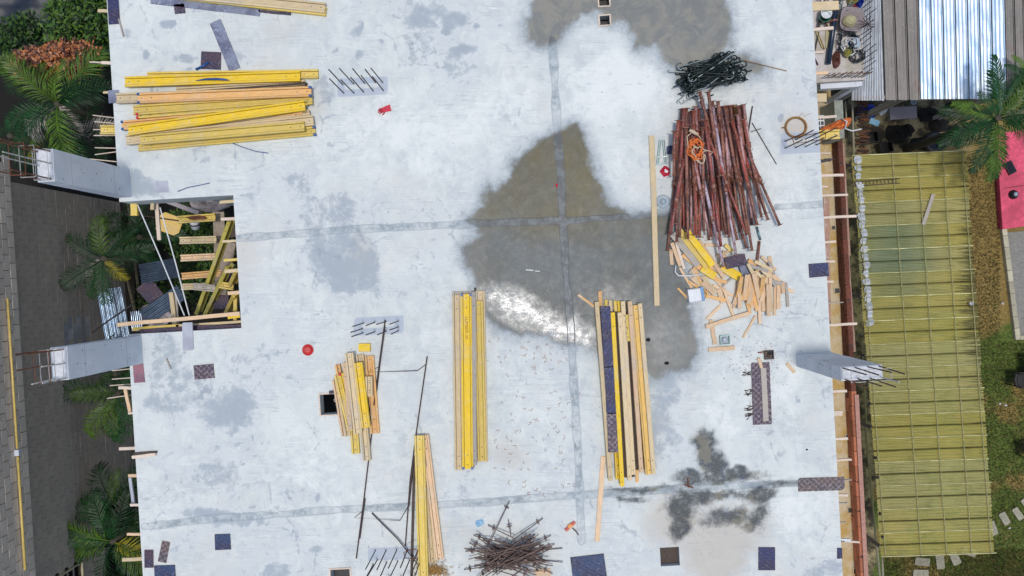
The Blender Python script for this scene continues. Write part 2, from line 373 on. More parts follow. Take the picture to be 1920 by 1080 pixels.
    je = n.mth('MULTIPLY', n.ramp(n.mth('ADD', joint, n.mth('MULTIPLY', nn, .22)), .36, .46), n.ramp(n.mth('ADD', joint, n.mth('MULTIPLY', nn, .22)), .50, .60, 1, 0))
    base = n.mix(n.mth('MULTIPLY', je, .45), base, (.26, .30, .34))
    pt = n.ramp(n.mth('ADD', patch, n.mth('MULTIPLY', nn, .2)), .42, .6); base = n.mix(n.mth('MULTIPLY', pt, .75), base, (.40, .46, .54))
    # damp fringe then wet core
    wn_ = n.mth('ADD', wet, n.mth('MULTIPLY', nn, .60))
    fringe = n.ramp(n.mth('ADD', wn_, n.mth('MULTIPLY', nb_, .9)), -1.05, .25); base = n.mix(n.mth('MULTIPLY', fringe, .72), base, n.mix(n.ramp(n3, .4, .6), (.17, .215, .25), (.42, .47, .50)))
    sw = n.noise(2.2, 7, .75, n.vec((1, 7, 1), (0, 0, .9))); t2 = n.t.nodes.new('ShaderNodeTexNoise'); t2.inputs['Scale'].default_value = 1.5; t2.inputs['Detail'].default_value = 8; t2.inputs['Roughness'].default_value = .8; t2.inputs['Distortion'].default_value = 3.5
    n.t.links.new(dv.outputs[0], t2.inputs['Vector']); sw = t2.outputs['Fac']
    wa = n.mix(n.attr('olive'), (.105, .122, .126), (.140, .118, .056))
    wa = n.mix(n.ramp(n1, .40, .60, 0, .45), wa, (.085, .083, .066))
    wa = n.mix(n.ramp(n2, .45, .72, 0, .30), wa, (.19, .185, .15)); wa = n.mix(n.ramp(sw, .50, .64, 0, .28), wa, (.065, .064, .055)); wa = n.mix(n.ramp(sw, .36, .47, .22, 0), wa, (.20, .20, .185))
    wa = n.mix(n.ramp(n3, .55, .7, 0, .25), wa, (.09, .095, .10))
    wc = n.ramp(wn_, -.10, .55); wa = n.mix(n.mth('MULTIPLY', n.attr('damp'), .8), wa, n.mix(n.ramp(n5, .42, .58), (.20, .215, .215), (.29, .285, .25))); base = n.mix(wc, base, wa)
    jw = n.mth('MULTIPLY', jm, wc); base = n.mix(n.mth('MULTIPLY', jw, .8), base, n.mix(n.ramp(n2, .4, .6), (.09, .10, .11), (.14, .165, .18)))
    dk = n.mth('ADD', dark, n.mth('ADD', n.mth('MULTIPLY', nb_, 1.3), n.mth('MULTIPLY', nn, .5))); dm = n.ramp(dk, -.35, 1.25)
    dcol = n.mix(n.ramp(n3, .38, .62), (.035, .042, .052), (.12, .13, .12)); dcol = n.mix(n.ramp(n.noise(2.3, 5), .52, .60, 0, .7), dcol, (.22, .205, .15)); dcol = n.mix(n.ramp(n.noise(3.1, 6, .7, n.vec((1, 1, 1), (0, 0, 1))), .54, .62, 0, .8), dcol, (.05, .065, .11))
    base = n.mix(n.mth('MULTIPLY', dm, .95), base, dcol)
    fm = n.ramp(n.mth('ADD', film, n.mth('MULTIPLY', nn, .45)), -.35, 1.0)
    base = n.mix(n.mth('MULTIPLY', fm, .6), base, (.11, .14, .17))
    r = n.mth('ADD', n.mth('MULTIPLY', wc, -.46), .86)
    rw = n.mth('ADD', n.mth('MULTIPLY', n.mth('SUBTRACT', n.ramp(n.noise(5, 6, .7), .38, .62, .15, .30), r), n.mth('POWER', fm, .45)), r)
    n.L(n.mth('ADD', n.mth('MULTIPLY', fm, .27), .17), n.b.inputs['Specular IOR Level'])
    rip = n.noise(5, 5, .6, n.vec((1, 2.2, 1), (0, 0, -.6)), dist=1.2)
    h = n.mth('MULTIPLY', n.mth('ADD', n.mth('MULTIPLY', n3, .5), n.mth('MULTIPLY', n4, .35)), n.ramp(fm, .0, .4, 1, .02))
    hh = n.mth('ADD', h, n.mth('MULTIPLY', n.mth('MULTIPLY', rip, fm), 2.2))
    hh = n.mth('ADD', hh, n.mth('MULTIPLY', jm, 1.2)); hh = n.mth('ADD', hh, n.mth('MULTIPLY', sw, n.mth('MULTIPLY', wc, .2)))
    n.bump(hh, .35, .006)
    return n.fin(base, rw)
M['slab'] = concrete_mat()

def attr_ground():
    n = NT('lawn_and_dirt'); n1 = n.noise(1.6, 8, .7); n2 = n.noise(14, 6, .7); n3 = n.noise(60, 3, .7)
    g = n.mix(n.ramp(n2, .35, .65), (.040, .070, .010), (.11, .15, .022)); g = n.mix(n.ramp(n3, .55, .7, 0, .6), g, (.13, .17, .03))
    d = n.mix(n.ramp(n2, .35, .65), (.15, .105, .030), (.29, .20, .060)); d = n.mix(n.ramp(n3, .55, .7, 0, .5), d, (.30, .22, .08))
    k = n.ramp(n.mth('ADD', n.attr('dirt'), n.mth('MULTIPLY', n.mth('SUBTRACT', n1, .5), 1.6)), .3, .7)
    c = n.mix(k, g, d)
    y = n.mix(n.ramp(n1, .42, .62), (.040, .032, .018), (.34, .28, .15)); y = n.mix(n.ramp(n2, .5, .7, 0, .5), y, (.02, .016, .012))
    c = n.mix(n.attr('yard'), c, y); n.bump(n2, .6, .03); return n.fin(c, .95)
M['lawn'] = attr_ground()
def ledge_mat():
    n = NT('ochre_stained_ledge'); n1 = n.noise(1.6, 8, .7); n2 = n.noise(9, 8, .75)
    c = n.mix(n.ramp(n1, .40, .62), (.54, .45, .30), (.46, .30, .09)); c = n.mix(n.ramp(n2, .5, .72, 0, .5), c, (.60, .52, .38))
    c = n.mix(n.ramp(n.noise(30, 5), .6, .72, 0, .5), c, (.12, .08, .04)); n.bump(n2, .3, .01); return n.fin(c, .9)
M['ledge'] = ledge_mat()
def landing_mat():
    n = NT('landing_concrete'); n1 = n.noise(2, 8, .7); n2 = n.noise(22, 6, .75)
    c = n.mix(n.ramp(n1, .38, .62), (.40, .37, .30), (.58, .54, .53)); c = n.mix(n.ramp(n2, .55, .7, 0, .5), c, (.2, .18, .14)); n.bump(n2, .3, .008); return n.fin(c, .9)
M['landing'] = landing_mat()
def wallmat(name, c1, c2, rv):
    n = NT(name); n1 = n.noise(.7, 6, .7, n.vec((1, 1, .35))); n2 = n.noise(30, 6, .8)
    c = n.mix(n.ramp(n1, .35, .65), c1, c2); c = n.mix(n.ramp(n2, .35, .6, .5, 0), c, hsvmul(c1, .5))
    c = n.mix(n.ramp(n2, .55, .75, 0, .4), c, hsvmul(c2, 1.5))
    k = n.mth('MULTIPLY_ADD', n.rnd(), rv*2, 1-rv); cc = n.t.nodes.new('ShaderNodeCombineColor')
    for i in range(3): n.t.links.new(k, cc.inputs[i])
    c = n.mix(1.0, c, cc.outputs[0], 'MULTIPLY'); n.bump(n2, .5, .01); return n.fin(c, .9)
M['wblock'] = wallmat('dark_grey_facade_block', (.44, .37, .31), (.56, .47, .37), .07)
M['wband'] = wallmat('light_facade_block', (.80, .66, .52), (.84, .76, .66), .12)
M['wclean'] = wallmat('clean_pale_facade_block', (.36, .36, .35), (.50, .50, .50), .3)
M['joint'] = simple('dark_mortar_joint', (.05, .045, .04), .95)
def roofplastic():
    n = NT('green_translucent_sheet')
    n1 = n.noise(2.2, 6, .7); st = n.noise(1.3, 7, .75, n.vec((1.0, 16, 1))); big = n.noise(.35, 3, .5)
    obj_r = n.rnd()
    c = n.mix(n.ramp(obj_r, .2, .8), (.66, .58, .17), (.66, .61, .26))
    c = n.mix(n.ramp(n.attr('teal'), .1, .9, 0, .75), c, (.22, .36, .27))
    c = n.mix(n.ramp(st, .44, .68, 0, .5), c, (.24, .22, .07)); c = n.mix(n.ramp(n1, .5, .7, 0, .5), c, (.33, .34, .12))
    dk = n.mth('ADD', n.attr('moss'), n.mth('MULTIPLY', n.mth('SUBTRACT', st, .5), 2.4)); c = n.mix(n.ramp(dk, .55, .9, 0, .8), c, (.045, .045, .03))
    c = n.mix(n.ramp(n.noise(60, 3), .66, .72, 0, .6), c, (.6, .62, .5))
    n.fin(c, .45)
    tr = n.t.nodes.new('ShaderNodeBsdfTranslucent'); n.t.links.new(c, tr.inputs[0])
    tp = n.t.nodes.new('ShaderNodeBsdfTransparent'); n.L((.72, .78, .45), tp.inputs[0])
    m1 = n.t.nodes.new('ShaderNodeMixShader'); m1.inputs[0].default_value = .25
    m2 = n.t.nodes.new('ShaderNodeMixShader'); m2.inputs[0].default_value = .36
    n.t.links.new(n.b.outputs[0], m1.inputs[1]); n.t.links.new(tr.outputs[0], m1.inputs[2])
    n.t.links.new(m1.outputs[0], m2.inputs[1]); n.t.links.new(tp.outputs[0], m2.inputs[2]); n.t.links.new(m2.outputs[0], n.out.inputs[0])
    return n.m
M['rplas'] = roofplastic()
def metal_roof(name, c1, c2, metal, rough, rust):
    n = NT(name); n1 = n.noise(1.6, 7, .7, n.vec((3, .8, 1))); n2 = n.noise(14, 7, .8); sp = n.voro(9)
    c = n.mix(n.ramp(n1, .35, .65), c1, c2); c = n.mix(n.ramp(n.noise(1.1, 5, .7), .55, .68, 0, rust), c, (.22, .11, .06))
    c = n.mix(n.ramp(sp, .08, .13, .6 if rust > .3 else .0, 0), c, (.55, .56, .55)); c = n.mix(n.ramp(n2, .52, .7, 0, .3), c, hsvmul(c1, .6))
    n.bump(n1, .35, .02); return n.fin(c, n.ramp(n1, .3, .7, rough, rough+.15), metal)
M['rold'] = metal_roof('old_zinc_sheet', (.20, .185, .165), (.29, .265, .24), .25, .6, .6)
def newroof():
    n = NT('new_zinc_sheet'); a = n.noise(1.2, 5, .6, n.vec((2.6, .9, 1)), .5); b = n.noise(3, 6, .7, n.vec((6, 1, 1))); c = n.noise(.9, 3, .5)
    col = n.mix(n.ramp(a, .36, .64), (.46, .62, .80), (.72, .82, .90)); col = n.mix(n.ramp(b, .60, .74, 0, .6), col, (.30, .30, .34)); col = n.mix(n.ramp(c, .5, .7, 0, .4), col, (.88, .92, .95))  # reflected sky blue and pale cloud streaks are put into the colour
    n.bump(a, .15, .02); return n.fin(col, .42, .7)
M['rnew'] = newroof()
M['rmid'] = metal_roof('weathered_zinc_sheet', (.34, .36, .38), (.50, .54, .58), .6, .45, .2)
M['gravel'] = simple('grey_gravel_patio', (.30, .29, .26), .95, 0, .4, 30, .6, 0)

# ------------------------------------------------------------------ numeric helpers for ground painting
def vnoise(x, y, seed=0, octs=4):
    tot = np.zeros_like(x); amp = 1.0; sm = 0
    for o in range(octs):
        rs = np.random.RandomState(seed*13+o); g = rs.rand(64, 64)
        xi = np.floor(x).astype(int); yi = np.floor(y).astype(int); fx = x-xi; fy = y-yi
        fx = fx*fx*(3-2*fx); fy = fy*fy*(3-2*fy)
        a = g[xi % 64, yi % 64]; b = g[(xi+1) % 64, yi % 64]; c = g[xi % 64, (yi+1) % 64]; d = g[(xi+1) % 64, (yi+1) % 64]
        tot += amp*(a*(1-fx)*(1-fy)+b*fx*(1-fy)+c*(1-fx)*fy+d*fx*fy); sm += amp; amp *= .55; x = x*2.03+3.1; y = y*2.03+1.7
    return tot/sm-.5
def polysd(x, y, poly):
    n = len(poly); d = np.full(x.shape, 1e9); ins = np.zeros(x.shape, bool)
    for i in range(n):
        x0, y0 = poly[i]; x1, y1 = poly[(i+1) % n]; ex, ey = x1-x0, y1-y0
        t = np.clip(((x-x0)*ex+(y-y0)*ey)/(ex*ex+ey*ey+1e-9), 0, 1)
        d = np.minimum(d, np.hypot(x-x0-t*ex, y-y0-t*ey))
        c = (y0 > y) != (y1 > y); ins ^= c & (x < (x1-x0)*(y-y0)/((y1-y0) if y1 != y0 else 1e-9)+x0)
    return np.where(ins, d, -d)
def linedist(x, y, pts):
    d = np.full(x.shape, 1e9)
    for i in range(len(pts)-1):
        x0, y0 = pts[i]; x1, y1 = pts[i+1]; ex, ey = x1-x0, y1-y0
        t = np.clip(((x-x0)*ex+(y-y0)*ey)/(ex*ex+ey*ey), 0, 1); d = np.minimum(d, np.hypot(x-x0-t*ex, y-y0-t*ey))
    return d
def set_attr(me, name, arr):
    a = me.attributes.new(name, 'FLOAT', 'POINT'); a.data.foreach_set('value', np.asarray(arr, dtype=np.float32))
def grid_mesh(us, vs, z, skip=None):
    U, V = np.meshgrid(us, vs, indexing='ij')
    X = U*UX.x+V*VX.x; Y = U*UX.y+V*VX.y
    co = np.stack([X, Y, np.full_like(X, z)], -1).reshape(-1, 3); nv = len(vs); fs = []
    for i in range(len(us)-1):
        uc = (us[i]+us[i+1])/2
        for j in range(nv-1):
            if skip and skip(uc, (vs[j]+vs[j+1])/2): continue
            fs.append((i*nv+j, (i+1)*nv+j, (i+1)*nv+j+1, i*nv+j+1))
    return co, fs

# ------------------------------------------------------------------ SETTING: ground
GZ = -8.0
gu = np.concatenate([[-150, -40, -20], np.arange(9.4, 16.5, .12), [22, 40, 150]]); gv = np.concatenate([[-150, -40, -12], np.arange(-9, 9.01, .12), [14, 40, 150]])
gu = np.unique(gu); co, fs = grid_mesh(gu, gv, GZ)
me = bpy.data.meshes.new('ground'); me.from_pydata([tuple(c) for c in co], [], fs); me.materials.append(M['lawn'])
px, py = to_px(co[:, 0], co[:, 1], co[:, 2])
dirt = 1.12-np.clip((py-430)/220, 0, 1)*.70 + vnoise(px/60, py/60, 3)*1.1
dirt += .8*np.exp(-(((px-1850)/28)**2+((py-560)/70)**2))-.9*np.exp(-(((px-1880)/40)**2+((py-650)/50)**2))
yard = np.clip((300-py)/25, 0, 1)*np.clip((1830-px)/30, 0, 1)
yard = np.where(px < 1640, 1, yard)
set_attr(me, 'dirt', dirt); set_attr(me, 'yard', yard)
g = bpy.data.objects.new('ground', me); COL.objects.link(g); g['kind'] = 'structure'
# dark soil of the alley to the left, as its own sheet
uL0, _ = PU(230, 540)
mb = MB(); a = 0.006
pts = [W(-40, -30, GZ+a), W(7.0, -30, GZ+a), W(7.0, 30, GZ+a), W(-40, 30, GZ+a)]
mb.add(pts, [(0, 1, 2, 3)]).build('alley_soil', M['soil'], kind='structure')

# ------------------------------------------------------------------ SETTING: concrete slab with openings
uL = (PU(203, 0)[0]+PU(265, 1080)[0])/2; uR = (PU(1520, 0)[0]+PU(1583, 1080)[0])/2
vT, vB = 7.2, -7.2
def rect_px(x0, y0, x1, y1):
    us = [PU(x0, y0), PU(x1, y0), PU(x0, y1), PU(x1, y1)]
    return ((us[0][0]+us[2][0])/2, (us[1][0]+us[3][0])/2, (us[2][1]+us[3][1])/2, (us[0][1]+us[1][1])/2)
h0 = rect_px(246, 368, 445, 622)
holes = [(uL-1, PU(445, 490)[0], PU(350, 621)[1], PU(350, 371)[1]),
         rect_px(601, 739, 633, 777), rect_px(1123, -8, 1142, 11), rect_px(1124, 30, 1143, 47), rect_px(1238, 1026, 1274, 1061),
         rect_px(621, 1067, 657, 1110), rect_px(1434, 658, 1449, 671)]
us = list(np.arange(uL, uR, .05))+[uR]; vs = list(np.arange(vB, vT, .05))+[vT]
for h in holes:
    us += [h[0], h[1]]; vs += [h[2], h[3]]
def clean(l, lo, hi, keep):
    l = sorted(x for x in set(l) if lo <= x <= hi); out = [l[0]]
    for x in l[1:]:
        if x-out[-1] < .012:
            if any(abs(x-k) < 1e-9 for k in keep): out[-1] = x
            continue
        out.append(x)
    return np.array(out)
ku = [x for h in holes for x in h[:2]]+[uL, uR]; kv = [x for h in holes for x in h[2:]]+[vB, vT]
us = clean(us, uL, uR, ku); vs = clean(vs, vB, vT, kv)
inh = lambda u, v: any(h[0] < u < h[1] and h[2] < v < h[3] for h in holes)
co, fs = grid_mesh(us, vs, 0.0, inh)
co[:, 2] += 0.006*vnoise(co[:, 0]*.8, co[:, 1]*.8, 21, 2)
nco = [tuple(c) for c in co]; nfs = list(fs)
def wallface(u0, v0, u1, v1, d):
    o = len(nco); nco.extend([tuple(W(u0, v0, 0)), tuple(W(u1, v1, 0)), tuple(W(u1, v1, -d)), tuple(W(u0, v0, -d))]); nfs.append((o, o+1, o+2, o+3))
SD = .24; hb = holes[0]
wallface(uL, vT, uL, hb[3], SD); wallface(uL, hb[2], uL, vB, SD); wallface(uR, vB, uR, vT, SD); wallface(uL, vB, uR, vB, SD); wallface(uR, vT, uL, vT, SD)
wallface(uL, hb[3], hb[1], hb[3], .62); wallface(hb[1], hb[3], hb[1], hb[2], SD); wallface(hb[1], hb[2], uL, hb[2], SD)
for h in holes[1:]:
    wallface(h[0], h[2], h[0], h[3], SD); wallface(h[1], h[3], h[1], h[2], SD); wallface(h[0], h[3], h[1], h[3], SD); wallface(h[1], h[2], h[0], h[2], SD)
# underside (quads around openings, coarse rows)
o = len(nco)
for (a0, a1, b0, b1) in [(uL, uR, hb[3], vT), (hb[1], uR, hb[2], hb[3]), (uL, uR, vB, hb[2])]:
    cells_u = sorted(set([a0, a1]+[x for h in holes[1:] for x in h[:2] if a0 < x < a1])); cells_v = sorted(set([b0, b1]+[x for h in holes[1:] for x in h[2:] if b0 < x < b1]))
    for i in range(len(cells_u)-1):
        for j in range(len(cells_v)-1):
            if inh((cells_u[i]+cells_u[i+1])/2, (cells_v[j]+cells_v[j+1])/2): continue
            o = len(nco); nco.extend([tuple(W(cells_u[i], cells_v[j], -SD)), tuple(W(cells_u[i], cells_v[j+1], -SD)), tuple(W(cells_u[i+1], cells_v[j+1], -SD)), tuple(W(cells_u[i+1], cells_v[j], -SD))]); nfs.append((o, o+1, o+2, o+3))
me = bpy.data.meshes.new('concrete_slab'); me.from_pydata(nco, [], nfs); me.materials.append(M['slab'])
C = np.array(nco); x, y = to_px(C[:, 0], C[:, 1], C[:, 2])
xs_, ys_ = x+vnoise(x/22, y/22, 5)*20+vnoise(x/7, y/7, 15)*8, y+vnoise(x/22, y/22, 6)*20+vnoise(x/7, y/7, 16)*8
wx = vnoise(x/70, y/70, 1)*34+vnoise(x/18, y/18, 5)*16; wy = vnoise(x/70, y/70, 2)*34+vnoise(x/18, y/18, 6)*16
x2, y2 = x+wx*.8, y+wy*.8
wet1 = [(1008, -60), (985, 45), (987, 75), (1000, 88), (1037, 90), (1058, 72), (1072, 48), (1095, 32), (1120, 28), (1150, 48), (1172, 52), (1185, 70), (1190, 92), (1210, 98), (1230, 90), (1240, 118), (1262, 132), (1275, 158), (1330, 130), (1372, 90), (1378, 50), (1352, -60)]
wet2 = [(1075, 228), (1098, 240), (1110, 300), (1130, 350), (1150, 385), (1185, 402), (1230, 395), (1262, 400), (1270, 450), (1290, 520), (1305, 600), (1312, 660), (1300, 697), (1220, 712), (1200, 690), (1120, 662), (1085, 655), (1060, 648), (1035, 635), (985, 632), (930, 618), (895, 575), (885, 525), (868, 495), (862, 468), (893, 438), (870, 418), (880, 402), (905, 385), (902, 360), (914, 338), (926, 352), (950, 335), (958, 300), (980, 285), (1010, 262), (1045, 240)]
wet = np.maximum(polysd(xs_, ys_, wet1), polysd(xs_, ys_, wet2))
wet = np.maximum(wet, polysd(x2, y2, [(1262, 125), (1300, 112), (1400, 95), (1440, 120), (1440, 150), (1330, 165), (1290, 170)])-6)
def rb(cx, cy, rx, ry, k=1.0, rot=0.):
    c_, s_ = math.cos(rot), math.sin(rot); a_ = ((x2-cx)*c_+(y2-cy)*s_)/rx; b_ = (-(x2-cx)*s_+(y2-cy)*c_)/ry; return k*np.exp(-(a_*a_+b_*b_))
dark = np.maximum.reduce([rb(1315, 832, 22, 24), rb(1335, 868, 38, 22, 1, .5), rb(1365, 893, 70, 14, .9), rb(1290, 895, 34, 16, .9), rb(1200, 915, 80, 7, .7), rb(1330, 928, 90, 10, .75), rb(1460, 908, 46, 8, .65), rb(1275, 950, 30, 34, .95, .3), rb(1272, 985, 24, 26, 1.0), rb(1300, 932, 50, 20, .9), rb(1365, 972, 46, 20, .9, -.1), rb(1418, 965, 24, 34, .8, .4), rb(1425, 930, 34, 20, .9), rb(1400, 990, 20, 14, .6), rb(1180, 932, 40, 8, .8), rb(1395, 880, 12, 9, .9)])
dark = (dark-.27)*2.9
def blob(cx, cy, rx, ry, k=1.0, p=2): return k*np.exp(-((((x2-cx)/rx)**2+((y2-cy)/ry)**2)**(p/2)))
tone = vnoise(x/150, y/150, 9)*1.0+vnoise(x/55, y/55, 19)*.7
for b in [(640, 492, 78, 62, -.95, 4), (425, 770, 62, 46, -.75, 3), (425, 885, 66, 55, -.7, 3), (600, 400, 70, 40, -.6, 3), (520, 350, 130, 60, -.35, 2), (320, 720, 60, 70, -.7, 3), (500, 620, 80, 120, -.35, 2),
          (855, 35, 30, 22, -.8, 3), (765, 25, 60, 30, -.5, 2), (665, 55, 16, 12, -.9, 3), (672, 100, 14, 12, -.9, 3), (860, 92, 22, 10, -.8, 3), (790, 60, 40, 60, -.4, 2), (345, 110, 24, 14, -.8, 3), (316, 42, 14, 8, -.8, 3), (273, 100, 8, 11, -1.1, 4), (238, 65, 9, 13, -.7, 4),
          (870, 130, 40, 40, -.4, 2), (1180, 820, 110, 90, -.5, 2), (1240, 760, 60, 90, -.4, 2), (300, 640, 50, 40, -.5, 2), (300, 860, 30, 40, -.4, 2), (545, 920, 30, 20, -.8, 3), (596, 928, 7, 12, -1.1, 4), (595, 1030, 14, 8, -.8, 3), (520, 1070, 30, 20, -.8, 3), (400, 965, 70, 12, -.9, 2), (450, 975, 90, 20, -.4, 2), (330, 1025, 30, 20, -.5, 2), (1540, 1070, 60, 22, -.8, 2),
          (350, 470, 0.1, 0.1, 0, 2), (740, 490, 30, 30, .5, 2), (800, 640, 60, 40, .3, 2), (1120, 170, 110, 80, .75, 3), (1210, 150, 60, 50, .5, 2), (760, 250, 150, 90, .55, 3), (940, 180, 70, 80, .5, 2), (1460, 350, 50, 80, .4, 2), (1170, 320, 40, 60, .55, 2), (1350, 780, 70, 50, .7, 3), (1480, 740, 60, 50, .6, 3), (1500, 950, 60, 60, .5, 2), (540, 850, 110, 90, .35, 2), (700, 960, 80, 40, .3, 2), (580, 240, 100, 60, .3, 2), (1400, 250, 80, 60, .3, 2),
          (1540, 740, 40, 60, -.6, 3), (1490, 700, 30, 14, .5, 2), (1493, 753, 6, 8, -1.1, 4), (1440, 255, 60, 40, -.25, 2), (1465, 215, 8, 9, -1.0, 4), (1540, 120, 40, 60, -.4, 2), (1500, 170, 50, 50, -.3, 2), (280, 355, 30, 20, -.8, 2), (255, 340, 10, 30, -1, 2), (620, 300, 100, 60, -.15, 2), (620, 215, 18, 60, -.7, 2)]:  # last blob paints the soft shadow right of the upper left pile
    tone += blob(*b)
for k_ in range(26):                                           # footprints and drops
    cx, cy = random.choice([(315, 45), (680, 70), (500, 900), (560, 1010), (350, 100), (420, 830), (1440, 560), (880, 60), (300, 180)]); tone += blob(cx+R_(-55, 55), cy+R_(-45, 45), R_(3, 8), R_(3, 7), -R_(.5, 1.1), 4)
warm = blob(960, 850, 60, 50, .6)+blob(1250, 970, 60, 60, .8)+blob(1380, 985, 100, 60, .75)+blob(1345, 1060, 60, 50, 1.0)+blob(1330, 110, 90, 50, .6)+blob(520, 60, 60, 40, .5)+blob(460, 470, 40, 60, .5)+blob(680, 470, 50, 80, .45)+blob(1490, 240, 40, 34, .9)+blob(960, 1060, 120, 80, .6)+blob(860, 990, 50, 30, .3)+blob(1020, 500, 160, 100, .0)+blob(430, 620, 40, 60, .4)+blob(600, 190, 30, 50, .5)
jv = [(1035, 75), (1040, 150), (1045, 240), (1052, 330), (1055, 410), (1062, 520), (1070, 610), (1076, 720), (1084, 850), (1090, 1015)]
jh = [(445, 447), (560, 438), (700, 428), (880, 420), (1055, 414), (1160, 407), (1250, 400), (1300, 396)]; jh2 = [(1455, 388), (1545, 383)]
jl = [(270, 988), (400, 972), (520, 965), (640, 955), (760, 950), (900, 942), (1000, 934), (1090, 928), (1180, 922), (1300, 914), (1500, 906)]
wj = vnoise(x/40, y/40, 8)*7
def soft(d, w): return np.clip(1-(d+wj)/w*.5, 0, 1)
joint = np.maximum.reduce([soft(linedist(x, y, jv), 7), soft(linedist(x, y, jh), 6.5), soft(linedist(x, y, jh2), 5.5)*.9, soft(linedist(x, y, jl), 6.5)*.92])
patch = np.zeros_like(x)
for r in [(632, 148, 727, 182), (664, 596, 757, 630), (690, 1028, 790, 1052), (1463, 250, 1545, 290)]:
    sd = polysd(x+wj*.3, y, [(r[0], r[1]), (r[2], r[1]-5), (r[2], r[3]-5), (r[0], r[3])])
    inn = polysd(x, y, [(r[0]+11, r[1]+9), (r[2]-13, r[1]+4), (r[2]-13, r[3]-16), (r[0]+11, r[3]-10)])
    patch = np.maximum(patch, np.clip(.5+sd/8, 0, 1)*np.clip(1-inn/6, 0, 1))
pits = blob(1480, 600, 60, 70, 1.0)+blob(1450, 1020, 60, 60, .9)+blob(1480, 440, 30, 60, .3)+blob(820, 380, 150, 40, .5)+blob(1000, 170, 60, 60, .3)+blob(1120, 230, 120, 40, .6)+blob(340, 230, 60, 40, .3)+blob(620, 60, 80, 50, .5)+blob(1240, 1000, 60, 30, .7)+blob(1510, 980, 50, 80, .4)
fp = [(885, 545), (925, 535), (985, 548), (1030, 575), (1060, 590), (1085, 585), (1118, 610), (1122, 668), (1085, 652), (1062, 646), (1035, 634), (985, 622), (935, 598), (900, 575)]
film = polysd(x2, y2, fp)/34
olive = np.clip(.05+np.clip((480-y)/120, 0, 1)*.9+vnoise(x/60, y/60, 31)*1.2-np.clip((y-520)/60, 0, 1)*.6, 0, 1)
film = np.maximum(film, blob(1245, 640, 40, 50, .35)-.25)
film = np.maximum(film, blob(1150, 560, 50, 40, .35)-.28)
for nm, ar in (('tone', np.clip(tone, -1.3, 1.2)), ('wet', np.clip(wet/24, -2, 1.5)), ('dark', np.clip(dark, -2, 1.1)), ('joint', joint), ('warm', warm), ('patch', patch), ('pits', pits), ('film', np.clip(film, -2, 1)), ('olive', olive), ('damp', np.maximum(np.clip((210-y)/30, 0, 1), np.clip(.55*np.clip((x-1120)/140, 0, 1)*np.clip((y-540)/80, 0, 1)+.35*np.exp(-((x-880)/30)**2), 0, 1)))):
    set_attr(me, nm, ar)
slab = bpy.data.objects.new('concrete_slab', me); COL.objects.link(slab); slab['kind'] = 'structure'

# ------------------------------------------------------------------ SETTING: ledge, landing
def ubox(mb, u0, u1, v0, v1, z0, z1):
    c = W((u0+u1)/2, (v0+v1)/2, (z0+z1)/2); return mb.box(c, (abs(u1-u0), abs(v1-v0), abs(z1-z0)), Matrix.Rotation(ANG, 3, 'Z'))
LZ = -5.0
le0 = PU(1500, 540, LZ)[0]; le1 = PU(1577, 540, LZ)[0]; lvt = PU(1560, 120, LZ)[1]; lvb = -11
mb = MB(); ubox(mb, le0-1, le1, lvb, lvt, LZ-.2, LZ); mb.build('ledge', M['ledge'], kind='structure')
# box-outs in the ledge
for (cx, cy, s) in [(1569, 545, 4.5), (1594, 956, 4.5), (1589, 819, 4), (1605, 1070, 5), (1562, 427, 3.2)]:
    p = P(cx, cy, LZ); e = thing('recess_box', p, {545: 'small black square recess in the ochre ledge, above the concrete column', 956: 'small black square recess in the ochre ledge near the brown patterned board', 819: 'tiny black recess beside a white batten on the ochre ledge', 1070: 'black round-topped recess at the bottom end of the ochre ledge', 427: 'small dark box-out ring high on the ochre ledge'}[cy], 'recess', 'openings in the ochre ledge', ANG)
    q = s/75; m_ = MB(); m_.box((0, 0, .012), (2*q, 2*q, .02)); m_.build('cover', M['black'], e)  # flat black plate stands for the dark inside of the opening
    m_ = MB()
    for dx, dy, a_, b_ in ((q+.01, 0, .02, 2*q+.04), (-q-.01, 0, .02, 2*q+.04), (0, q+.01, 2*q, .02), (0, -q-.01, 2*q, .02)): m_.box((dx, dy, .016), (a_, b_, .03))
    m_.build('rim', M['ledge'], e)
# brick wall beside the ledge
bu = le1+.02; bz = LZ-.2; bt = .12
bw = thing('brick_wall', W(bu, 0, bz), 'long orange and dark red brick wall running beside the ochre ledge', 'wall', rz=ANG)
brk = MB().cbox((0, 0, 0), (.355, bt, .185), .008).mesh('brick', M['brick']); brkd = MB().cbox((0, 0, 0), (.355, bt, .185), .008).mesh('brick', M['brickd'])
v = lvb+2.5; nb = 0; rows = 3
vend = PU(1600, 232, LZ)[1]
vv = np.arange(-8.2, vend, .37)
for r in range(rows):
    for v in vv:
        if nb >= 300: break
        darkv = v > PU(1600, 735, LZ)[1]+R_(-.3, .3)
        o = link('brick', brkd if darkv else brk, bw); o.location = (R_(-.006, .006), v+(r % 2)*.18, .1+r*.195); o.rotation_euler = (0, R_(-.02, .02), math.pi/2+R_(-.02, .02)); nb += 1
mbx = MB(); mbx.box((0, (vend-8.2)/2, rows*.195/2), (bt-.03, vend+8.2, rows*.195-.01)); mbx.build('mortar', M['joint'], bw)
cp = MB(); zc = rows*.195+.03
cp.box((.05, (PU(1600, 735, LZ)[1]-8.2)/2, zc), (.10, PU(1600, 735, LZ)[1]+8.2, .04)); cp.build('coping', simple('pinkish_coping', (.48, .26, .20), .9, 0, .3, 14), bw)
